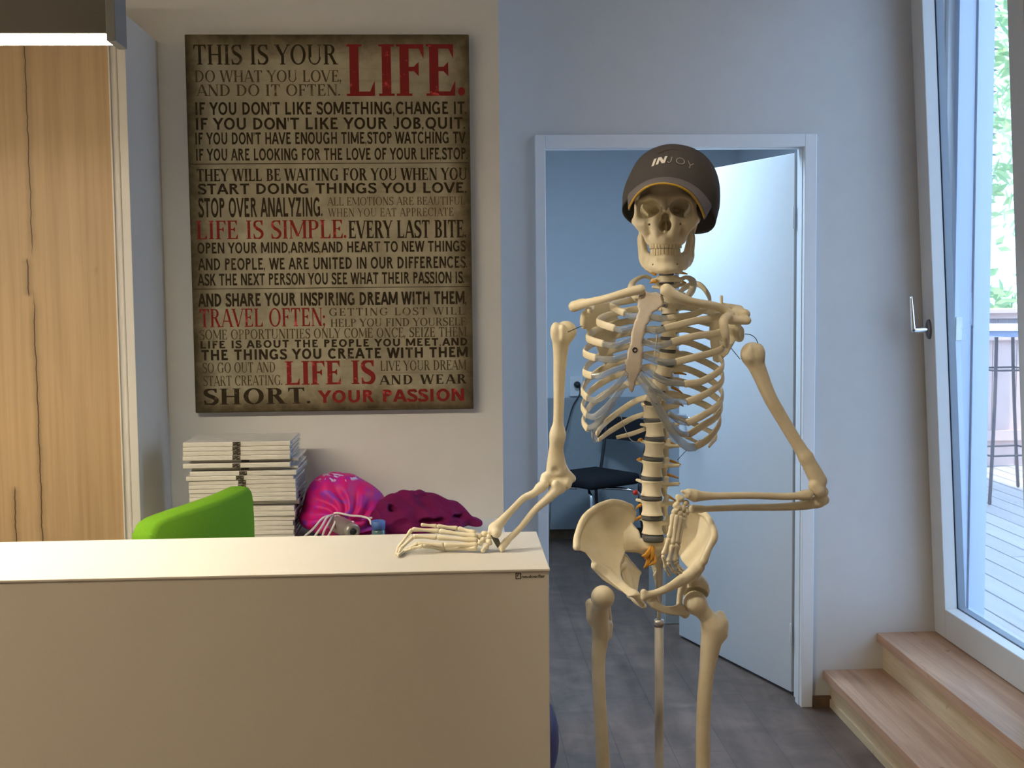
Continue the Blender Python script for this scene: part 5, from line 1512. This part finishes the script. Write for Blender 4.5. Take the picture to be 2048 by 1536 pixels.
rays = [  # points in the picture, depth at each; the last ones touch the counter top
    ([(952, 1066, 2.462), (916, 1057, 2.476), (874, 1052, 2.482), (842, 1049.5, 2.486)], [.0050, .0042, .0034]),
    ([(954, 1073, 2.452), (878, 1062, 2.474), (824, 1058.5, 2.482), (797, 1095, 2.474), (793, 1109, None)], [.0052, .0044, .0036, .0032]),
    ([(955, 1081, 2.448), (874, 1075, 2.462), (827, 1073, 2.468), (802, 1096, 2.465), (796, 1110, None)], [.0052, .0044, .0036, .0032]),
    ([(955, 1090, 2.442), (888, 1090, 2.448), (836, 1087, 2.455), (810, 1100, 2.456), (796, 1112, None)], [.0050, .0042, .0036, .0032]),
    ([(954, 1096, 2.438), (890, 1098, None), (846, 1092, 2.44), (824, 1097, 2.442), (806, 1105, 2.445)], [.0048, .0042, .0035, .0030])]
for P, rs in rays:
    pts = [onZ(x, y, TPZ) if Y is None else S(x, y, Y) for x, y, Y in P]
    for p in pts: p[2] = max(p[2], 1.1046)
    for i, r in enumerate(rs):
        d = pts[i+1]-pts[i]; d = d/np.linalg.norm(d)
        smallbone('metacarpal' if i == 0 else 'phalanx', pts[i]+d*r*0.9, pts[i+1]-d*r*0.9, r)
        if i > 0: pass
# left humerus
LYh = 2.425
s = SDF(0.0016)
s.sph(S(1504, 707, LYh), 0.0225); s.ell(S(1518, 706, LYh-0.004), (0.011, 0.013, 0.017), .008); s.ell(S(1500, 706, LYh-0.016), (0.0075, 0.007, 0.015), .006)
s.cone(S(1509, 700, LYh-0.026), S(1513, 728, LYh-0.020), .003, .0015, .005, 's')
s.chain([S(1506, 716, LYh), S(1521, 750, LYh), S(1540, 795, LYh), S(1566, 840, LYh+.002), S(1590, 880, LYh+.002), S(1612, 915, LYh)], [.0190, .0155, .0136, .0130, .0126, .0134], .010, n=18)
s.chain([S(1612, 915, LYh), S(1628, 945, LYh), S(1637, 962, LYh)], [.0140, .0165, .0170], .008)
s.chain([S(1628, 972, LYh-.010), S(1637, 982, LYh-.012)], [.0115, .0125], .006); s.chain([S(1638, 978, LYh), S(1646, 984, LYh+.004)], [.0125, .0110], .006)
s.mk('humerus', B, sk)
s = SDF(0.0015)      # left ulna
s.chain([S(1640, 990, LYh+.006), S(1648, 1000, LYh+.010), S(1634, 1004, LYh)], [.0098, .0105, .0115], .006)
s.chain([S(1640, 1002, LYh), S(1610, 1010, LYh-.004), S(1560, 1014, 2.412), S(1480, 1015, 2.398), S(1404, 1018, 2.384)], [.0118, .0098, .0074, .0066, .0062], .006, n=18)
s.chain([S(1400, 1018, 2.384), S(1386, 1018, 2.380)], [.0080, .0085], .004)
s.mk('ulna', B, sk)
s = SDF(0.0015)      # left radius
s.chain([S(1616, 990, LYh-.014), S(1606, 991, LYh-.016)], [.0112, .0098], .003)
s.chain([S(1606, 991, LYh-.016), S(1570, 993, 2.402), S(1500, 991, 2.388), S(1430, 992, 2.374), S(1390, 992, 2.366)], [.0080, .0072, .0070, .0072, .0112], .006, n=18)
s.chain([S(1388, 990, 2.366), S(1378, 988, 2.364)], [.0118, .0105], .005); s.cone(S(1378, 986, 2.362), S(1364, 983, 2.360), .0065, .0032, .004)
s.mk('radius', B, sk)
for i, (x, y, Y, r) in enumerate(((1359, 998, 2.366, .0088), (1372, 1006, 2.368, .0072), (1353, 1011, 2.360, .0080), (1365, 1016, 2.362, .0080), (1350, 1022, 2.358, .0068), (1360, 1026, 2.358, .0074), (1372, 1024, 2.364, .0068), (1368, 1031, 2.360, .0062))):
    carpal(S(x, y, Y), r, 20+i)
lr = [([(1347, 1028, 2.356), (1338, 1076, 2.344), (1326, 1110, 2.336), (1331, 1136, 2.342), (1340, 1151, 2.352)], [.0050, .0044, .0036, .0031]),
      ([(1353, 1030, 2.354), (1345, 1089, 2.340), (1336, 1124, 2.334), (1346, 1142, 2.342), (1357, 1149, 2.352)], [.0052, .0046, .0036, .0031]),
      ([(1361, 1032, 2.356), (1352, 1087, 2.342), (1348, 1124, 2.338), (1355, 1138, 2.344), (1363, 1146, 2.350)], [.0050, .0044, .0036, .0030]),
      ([(1367, 1034, 2.360), (1357, 1088, 2.350), (1351, 1122, 2.346), (1358, 1134, 2.350), (1366, 1141, 2.356)], [.0046, .0042, .0034, .0028]),
      ([(1349, 1024, 2.362), (1341, 1060, 2.358), (1342, 1082, 2.346), (1356, 1095, 2.340)], [.0048, .0042, .0036])]
for P, rs in lr:
    pts = [S(*p) for p in P]
    for i, r in enumerate(rs):
        d = pts[i+1]-pts[i]; d = d/np.linalg.norm(d)
        smallbone('metacarpal' if i == 0 else 'phalanx', pts[i]+d*r*0.9, pts[i+1]-d*r*0.9, r)

# ---- pelvis
s = SDF(0.0016)      # right hip bone
polyR = [(1272, 1040), (1273, 1024), (1263, 1010), (1247, 1002), (1222, 999.5), (1195, 1007), (1171, 1026), (1156, 1054), (1150, 1083), (1153, 1099), (1170, 1105), (1184, 1122), (1192, 1137), (1207, 1151), (1231, 1172), (1258, 1194), (1279, 1188), (1273, 1180), (1258, 1177), (1247, 1163), (1242, 1150), (1241, 1130), (1250, 1106), (1253, 1086), (1256, 1066), (1268, 1044)]
ctR = [(1268, 1030, 2.512), (1222, 1002, 2.500), (1171, 1028, 2.468), (1151, 1088, 2.415), (1190, 1134, 2.408), (1215, 1060, 2.497), (1190, 1085, 2.466), (1248, 1092, 2.488), (1225, 1130, 2.440), (1243, 1165, 2.400), (1270, 1186, 2.365), (1250, 1070, 2.503)]
s.sheet(polyR, ctR, 0.0046, rnd=0.0035)
s.chain([S(1262, 1014, 2.512), S(1222, 1004, 2.500), S(1173, 1030, 2.466), S(1155, 1070, 2.430), S(1153, 1094, 2.414)], [.0062, .0058, .0062, .0066, .0075], .004, n=18)
s.chain([S(1190, 1132, 2.410), S(1212, 1148, 2.418), S(1240, 1172, 2.398), S(1264, 1186, 2.368)], [.008, .013, .0085, .0072], .008)
s.chain([S(1226, 1140, 2.452), S(1250, 1130, 2.478), S(1256, 1158, 2.470), S(1262, 1188, 2.452)], [.012, .007, .009, .0085], .008); s.chain([S(1254, 1136, 2.482), S(1272, 1144, 2.495), S(1280, 1145, 2.500)], [.006, .005, .003], .006)
s.sheet([(1246, 1104), (1253, 1108), (1263, 1122), (1282, 1143), (1278, 1162), (1275, 1184), (1262, 1182), (1248, 1166), (1242, 1145)], [(1248, 1110, 2.482), (1280, 1145, 2.500), (1272, 1182, 2.46), (1246, 1150, 2.462)], 0.004, 0.004, rnd=0.003)
s.chain([S(1262, 1188, 2.452), S(1274, 1204, 2.425), S(1288, 1212, 2.385)], [.0085, .0062, .0055], .006); s.chain([S(1270, 1188, 2.364), S(1284, 1208, 2.372)], [.007, .006], .006)
s.mk('hip_bone', B, sk)
s = SDF(0.0016)      # left hip bone
polyL = [(1338, 1098), (1339, 1056), (1350, 1024), (1378, 1012), (1402, 1015), (1418, 1030), (1428, 1054), (1430, 1076), (1420, 1096), (1409, 1121), (1403, 1130), (1394, 1142), (1376, 1136), (1364, 1122), (1357, 1108)]
ctL = [(1340, 1085, 2.495), (1350, 1028, 2.50), (1385, 1016, 2.47), (1414, 1032, 2.425), (1429, 1072, 2.372), (1408, 1122, 2.362), (1376, 1070, 2.475), (1362, 1110, 2.455), (1390, 1110, 2.415), (1400, 1075, 2.435)]
s.sheet(polyL, ctL, 0.0044, rnd=0.0034)
s.chain([S(1380, 1015, 2.472), S(1412, 1031, 2.428), S(1426, 1056, 2.388), S(1428, 1076, 2.370), S(1418, 1096, 2.366), S(1407, 1122, 2.362)], [.0058, .0062, .0068, .0078, .0062, .0085], .004, n=20)
s.chain([S(1398, 1134, 2.368), S(1384, 1148, 2.378), S(1364, 1160, 2.372), S(1340, 1174, 2.364), S(1312, 1186, 2.355), S(1292, 1190, 2.350)], [.0115, .0145, .0115, .0082, .0068, .0075], .006, n=18)
s.cone(S(1287, 1184, 2.349), S(1288, 1194, 2.350), .0062, .0070, .004)
s.sheet([(1284, 1184), (1290, 1202), (1303, 1216), (1322, 1226), (1348, 1231), (1372, 1231), (1372, 1214), (1358, 1207), (1346, 1212), (1330, 1212), (1320, 1205), (1316, 1194), (1318, 1186)], [(1290, 1195, 2.352), (1310, 1205, 2.356), (1340, 1222, 2.372), (1368, 1224, 2.392), (1350, 1212, 2.38)], 0.0046, .003, rnd=0.003)
s.chain([S(1364, 1226, 2.395), S(1358, 1208, 2.392), S(1360, 1190, 2.392), S(1366, 1172, 2.388)], [.0075, .0055, .006, .009], .005)
s.sph(S(1392, 1178, 2.420), 0.0275, .008); s.chain([S(1385, 1160, 2.40), S(1400, 1158, 2.43)], [.012, .011], .008)
s.sph(S(1391, 1199, 2.402), 0.0268, .003, 's')
s.chain([S(1388, 1172, 2.45), S(1380, 1205, 2.455), S(1370, 1228, 2.42)], [.010, .010, .009], .006)
s.mk('hip_bone', B, sk)
s = SDF(0.0016)      # sacrum
s.sheet([(1263, 1044), (1278, 1062), (1282, 1076), (1330, 1076), (1338, 1070), (1348, 1078), (1342, 1102), (1328, 1112), (1322, 1140), (1320, 1172), (1312, 1180), (1309, 1160), (1306, 1150), (1312, 1140), (1306, 1124), (1296, 1112), (1272, 1105), (1248, 1104), (1246, 1086), (1247, 1064)],
        [(1264, 1048, 2.500), (1248, 1080, 2.484), (1300, 1080, 2.470), (1336, 1085, 2.482), (1270, 1098, 2.480), (1310, 1110, 2.490), (1316, 1140, 2.512), (1316, 1175, 2.500)], 0.0075, rnd=0.005)
s.ell(S(1305.5, 1092, 2.478), (0.0235, 0.018, 0.0105), 0.010)
s.chain([S(1300, 1078, 2.51), S(1310, 1120, 2.535), S(1316, 1160, 2.535)], [.012, .010, .006], .012)
for x, y in ((1299, 1112), (1326, 1108), (1306, 1132), (1324, 1128)): s.cone(S(x, y, 2.46), S(x, y, 2.51), .0035, .003, .001, 's')
s.mk('sacrum', B, sk)

# ---- legs
s = SDF(0.0018)      # right femur
fy = 2.425
s.sph(S(1205.5, 1194.5, fy-0.020), 0.0236); s.chain([S(1205, 1200, fy-0.012), S(1197, 1226, fy+0.012)], [.0165, .0165], .008)
s.chain([S(1182, 1208, fy+0.022), S(1188, 1234, fy+0.016)], [.0115, .0160], .008); s.cone(S(1218, 1250, fy+0.022), S(1217, 1270, fy+0.018), .0085, .0075, .008); s.cone(S(1216, 1215, fy+0.026), S(1220, 1240, fy+0.03), .006, .0045, .006)
s.chain([S(1199, 1236, fy+0.010), S(1201, 1270, fy+0.008), S(1197, 1320, fy+0.004), S(1198, 1380, fy), S(1202, 1450, fy), S(1207, 1540, fy+.005), S(1213, 1600, fy+.01)], [.0182, .0170, .0138, .0134, .0136, .0146, .0180], .012, n=24)
s.chain([S(1195, 1628, fy+.016), S(1196, 1642, fy+.022)], [.021, .022], .014); s.chain([S(1232, 1630, fy+.016), S(1234, 1644, fy+.022)], [.021, .022], .014)
s.mk('femur', B, sk)
s = SDF(0.0018)      # left femur
gy = 2.400
s.sph(S(1390, 1205, gy), 0.0238); s.chain([S(1396, 1213, gy), S(1414, 1232, gy+.004), S(1428, 1250, gy+.006)], [.0165, .0158, .0190], .008)
s.chain([S(1440, 1232, gy+.016), S(1442, 1246, gy+.010), S(1440, 1266, gy+.006)], [.0110, .0152, .0160], .008); s.cone(S(1412, 1278, gy+.024), S(1411, 1292, gy+.02), .0075, .0065, .008)
s.chain([S(1426, 1256, gy+.006), S(1421, 1292, gy+.004), S(1414, 1340, gy), S(1409, 1390, gy-.004), S(1406, 1460, gy-.004), S(1406, 1540, gy), S(1405, 1600, gy+.006)], [.0235, .0202, .0152, .0143, .0142, .0148, .0185], .012, n=24)
s.chain([S(1386, 1630, gy+.012), S(1386, 1644, gy+.018)], [.021, .022], .014); s.chain([S(1424, 1630, gy+.012), S(1426, 1644, gy+.018)], [.021, .022], .014)
s.mk('femur', B, sk)
for x, Y in ((1214, 2.447), (1406, 2.418)):
    a = S(x, 1674, Y)
    s = SDF(0.0022)
    b = np.array([a[0], Y+0.01, 0.145])
    s.chain([a+[-.018, 0, 0], a+[.018, 0, 0]], [.020, .020], .01); s.chain([a, a+(b-a)*0.15, a+(b-a)*0.5, b], [.024, .016, .0125, .016], .012)
    s.mk('tibia', B, sk)
    g = G(); sg = -1 if x < 1300 else 1
    g.tube([a+[sg*.036, .012, -.015], a+(b-a)*0.5+[sg*.034, .012, 0], b+[sg*.024, .005, -.01]], [.008, .006, .009], 12); g.mk('fibula', B, sk, True)
    s = SDF(0.0025)
    c = np.array([b[0], b[1], 0.105])
    s.ell(c+[0, .005, .01], (.022, .028, .022)); s.ell(c+[0, .038, -.015], (.022, .035, .022), .02); s.ell(c+[sg*.002, -.035, -.012], (.026, .035, .016), .02)
    for i in range(5):
        xx = (i-2)*.014
        s.chain([c+[xx*.8, -.055, -.012], c+[xx*1.15, -.115+abs(i-1.5)*.006, -.022], c+[xx*1.25, -.165+abs(i-1.5)*.010, -.027]], [.008, .0065, .0055], .004)
    s.mk('foot_bones', B, sk)

# ---- stand, support rod, wires
pT = S(1318, 1240, 2.475); 
g = G(); g.tube([(pT[0], 2.475, 0.115), tuple(pT)], 0.0092, 18, round_ends=False); g.mk('stand_pole', M['pole'], sk, True)
g = G(); g.tube([(pT[0], 2.475, pT[2]), tuple(S(1318, 1226, 2.475)), tuple(S(1318.5, 1180, 2.488)), tuple(S(1320, 1100, 2.492))], [0.004, 0.004, 0.0066, 0.0066], 12, 20); g.mk('support_rod', simple('rod_grey_brown', (0.40, 0.375, 0.33, 1), 0.5, 0.1), sk, True)
g = G(); g.tube([(pT[0], 2.475, pT[2]-0.012), (pT[0], 2.475, pT[2]+0.001)], 0.0102, 18, round_ends=False); g.mk('pole_collar', simple('collar_metal', (0.55, 0.55, 0.56, 1), 0.45, 0.7), sk, True)
for i in range(5):
    a = i*2*PI/5+0.0
    e_ = np.array([pT[0]+0.20*math.cos(a), 2.475+0.20*math.sin(a), 0.075])
    g = G(); g.tube([(pT[0], 2.475, 0.115), e_], [.015, .011], 10); base = g.mk('base_leg', M['pole'], sk, True)
    g = G(); t_ = np.array([-math.sin(a), math.cos(a), 0])*0.011
    g.tube([e_-t_-[0, 0, .047], e_+t_-[0, 0, .047]], 0.024, 14); g.mk('caster', M['black_plastic'], base, True)
tubepart('rib_rod', [(1316, 664, 2.478), (1312, 690, 2.476), (1308, 722, 2.474)], 0.0019, simple('bright_rod', (0.8, 0.78, 0.7, 1), 0.25, 0.4), 8)
W_ = M['dark_metal']
tubepart('joint_wire', [(1136, 664, 2.452), (1154, 656, 2.455), (1164, 652, 2.49)], 0.0008, W_, 6)
tubepart('joint_wire', [(1490, 668, 2.452), (1502, 670, 2.44), (1512, 678, 2.435), (1518, 694, 2.43)], 0.0008, W_, 6, 24)
tubepart('joint_wire', [(1463, 697, 2.44), (1470, 706, 2.43), (1480, 718, 2.425)], 0.0008, W_, 6, 14)
tubepart('joint_wire', [(1355, 920, 2.51), (1374, 900, 2.47), (1400, 880, 2.46)], 0.0007, W_, 6, 14)
tubepart('joint_wire', [(1241, 830, 2.54), (1250, 858, 2.53), (1262, 880, 2.50), (1280, 884, 2.49)], 0.0007, M['steel'], 6, 20)
# ================================================================== BASEBALL CAP
cap = thing('baseball_cap', 'dark grey baseball cap with yellow-edged bill worn on the skull', 'cap', tuple(S(1342, 405, 2.462)))
CR = Matrix.Rotation(math.radians(-13), 3, 'Z') @ Matrix.Rotation(math.radians(8), 3, 'Y') @ Matrix.Rotation(math.radians(-19), 3, 'X')
CO = S(1342, 406, 2.458)
CRN = np.array(CR)
ca_, cb_, ch_ = 0.0965, 0.114, 0.110
def cw(x, y, z): return CO+CRN @ np.array([x, y, z])
def low(psi):     # how far the crown hangs below the rim plane (psi = 0 at the front)
    u = abs(psi)/math.radians(62)
    if u <= 1: return 0.026*u*u
    w = min((u-1)/0.5, 1)
    return 0.026+0.002*w*(2-w)-0.012*max(0, (u-2.0)/0.9)
def crown(psi, t):
    # t 0 = lower edge, 1 = top button
    lo_ = low(psi)
    if t < 0.18:
        f = t/0.18; z = -lo_*(1-f); r = 1.0-0.03*(1-f)*(1 if abs(psi) > 1 else 0.3)
        seam = 1.0
    else:
        ph = (t-0.18)/0.82*PI/2
        z = ch_*math.sin(ph)**1.0; r = math.cos(ph)**0.72 if ph < PI/2-1e-6 else 0.0
        seam = 1-0.008*math.cos(ph)*max(0, 1-abs(((psi/(PI/3)+0.5) % 1)-0.5)*14)
    flat = 1.0
    return (ca_*r*seam*math.sin(psi), -cb_*r*seam*math.cos(psi)*(0.97 if abs(psi) < 0.9 else 1.0)*flat, z)
NP, NT_ = 96, 26
V = []; F = []
for j in range(NT_+1):
    for i in range(NP):
        psi = -PI+2*PI*i/NP
        p = crown(psi, j/NT_)
        w = 0.0016*math.sin(psi*5+j*0.5)*math.sin(j/NT_*PI)+(0.002*math.sin(psi*3.0+1) if j < 5 else 0)
        V.append(cw(p[0]*(1+w*6), p[1]*(1+w*6), p[2]))
for j in range(NT_):
    for i in range(NP):
        a = j*NP+i; b = j*NP+(i+1) % NP
        F.append((a, b, b+NP, a+NP))
M['cap'] = simple('cap_dark_twill', (0.070, 0.066, 0.069, 1), 0.8, var=0.10, scale=500, bump=0.12, spec=0.25)
M['cap_bill_lit'] = simple('cap_bill_lit_twill', (0.15, 0.142, 0.155, 1), 0.8, var=0.08, scale=500, bump=0.12, spec=0.25)  # cap twill made paler for the window light on the bill
cr = mk('crown', V, F, M['cap'], cap, True)
sm = cr.modifiers.new('thickness', 'SOLIDIFY'); sm.thickness = 0.0018; sm.offset = -1
g = G(); g.add(*uvsphere(cw(0, 0, ch_+0.001), 0.006, 16, 10)); g.mk('button', M['cap'], cap, True)
# bill
NU_, NV_ = 40, 10
def billp(u, v):
    psi = u*math.radians(58)
    x0, y0, z0 = crown(psi, 0.0)
    x0 *= 1.01
    ln = 0.068*(1-0.66*abs(u)**2.4)
    x = x0*(1-0.10*v*abs(u)); y = y0*0.985-ln*v; z = z0+0.006*(1-u*u)-0.040*v+0.004*v*u*u
    return x, y, z
top = []; V = []; F = []
for j in range(NV_+1):
    for i in range(NU_+1): V.append(cw(*billp(-1+2*i/NU_, j/NV_)))
for j in range(NV_):
    for i in range(NU_):
        a = j*(NU_+1)+i
        F.append((a, a+1, a+NU_+2, a+NU_+1))
bl_ = mk('bill', V, F, M['cap_bill_lit'], cap, True)
sm = bl_.modifiers.new('thickness', 'SOLIDIFY'); sm.thickness = 0.0034; sm.offset = 0
g = G()
pp = []
for i in range(NU_+1):
    x, y, z = billp(-1+2*i/NU_, 1.0); pp.append(cw(x, y-0.0006, z-0.0022))
g.tube(pp[1:-1], 0.0020, 8, 60)
pip = g.mk('edge_piping', simple('yellow_piping', (0.56, 0.36, 0.035, 1), 0.6), cap, True)
# embroidered lettering on the front of the crown
def on_crown(x, z, off=0.0009):
    zz = max(min(z/ch_, 0.98), 0.0)
    ph = math.asin(zz); r = math.cos(ph)**0.72
    sx = max(min(x/(ca_*r), 0.97), -0.97)
    psi = math.asin(sx)
    y = -cb_*r*math.cos(psi)*0.97-off
    return cw(x*1.004, y, z)
def put(text, D, x0, x1, zf, h, slant, mat, track=0.0):
    P = text_polys(text, D, track)
    xs = [p[0] for q in P for p in q]; a, b = min(xs), max(xs)
    V = []; F = []
    for q in P:
        n0 = len(V)
        dense = []
        for i in range(len(q)):
            p0, p1 = q[i], q[(i+1) % len(q)]
            dense += [(p0[0]+(p1[0]-p0[0])*s_/2, p0[1]+(p1[1]-p0[1])*s_/2) for s_ in range(2)]
        ar = sum(dense[i][0]*dense[(i+1) % len(dense)][1]-dense[(i+1) % len(dense)][0]*dense[i][1] for i in range(len(dense)))
        if ar < 0: dense = dense[::-1]
        for px, py in dense:
            x = x0+(px-a)/(b-a)*(x1-x0)+slant*py*h
            V.append(on_crown(x, zf(x)+py*h))
        F.append(tuple(range(n0, n0+len(dense))))
    return mk('lettering', V, F, mat, cap)
M['thread_white'] = simple('white_thread', (0.72, 0.70, 0.68, 1), 0.6)
M['thread_grey'] = simple('grey_thread', (0.30, 0.29, 0.28, 1), 0.6)
zf = lambda x: 0.038-5.0*x*x
put("IN", glyphs(False, 0.24), -0.042, -0.017, zf, 0.017, 0.15, M['thread_white'])
put("JO", glyphs(False, 0.09), -0.013, 0.020, zf, 0.015, 0.05, M['thread_grey'], 0.25)
put("Y", glyphs(False, 0.09), 0.024, 0.037, zf, 0.015, 0.05, M['thread_grey'])
g = G()
pts = [on_crown(-0.034+0.04*t_, 0.062+0.012*math.sin(t_*2.2)) for t_ in np.linspace(0, 1, 12)]
g.tube(pts, 0.0005, 6, 30); g.mk('swoosh_line', simple('brown_thread', (0.12, 0.07, 0.03, 1), 0.6), cap, True)
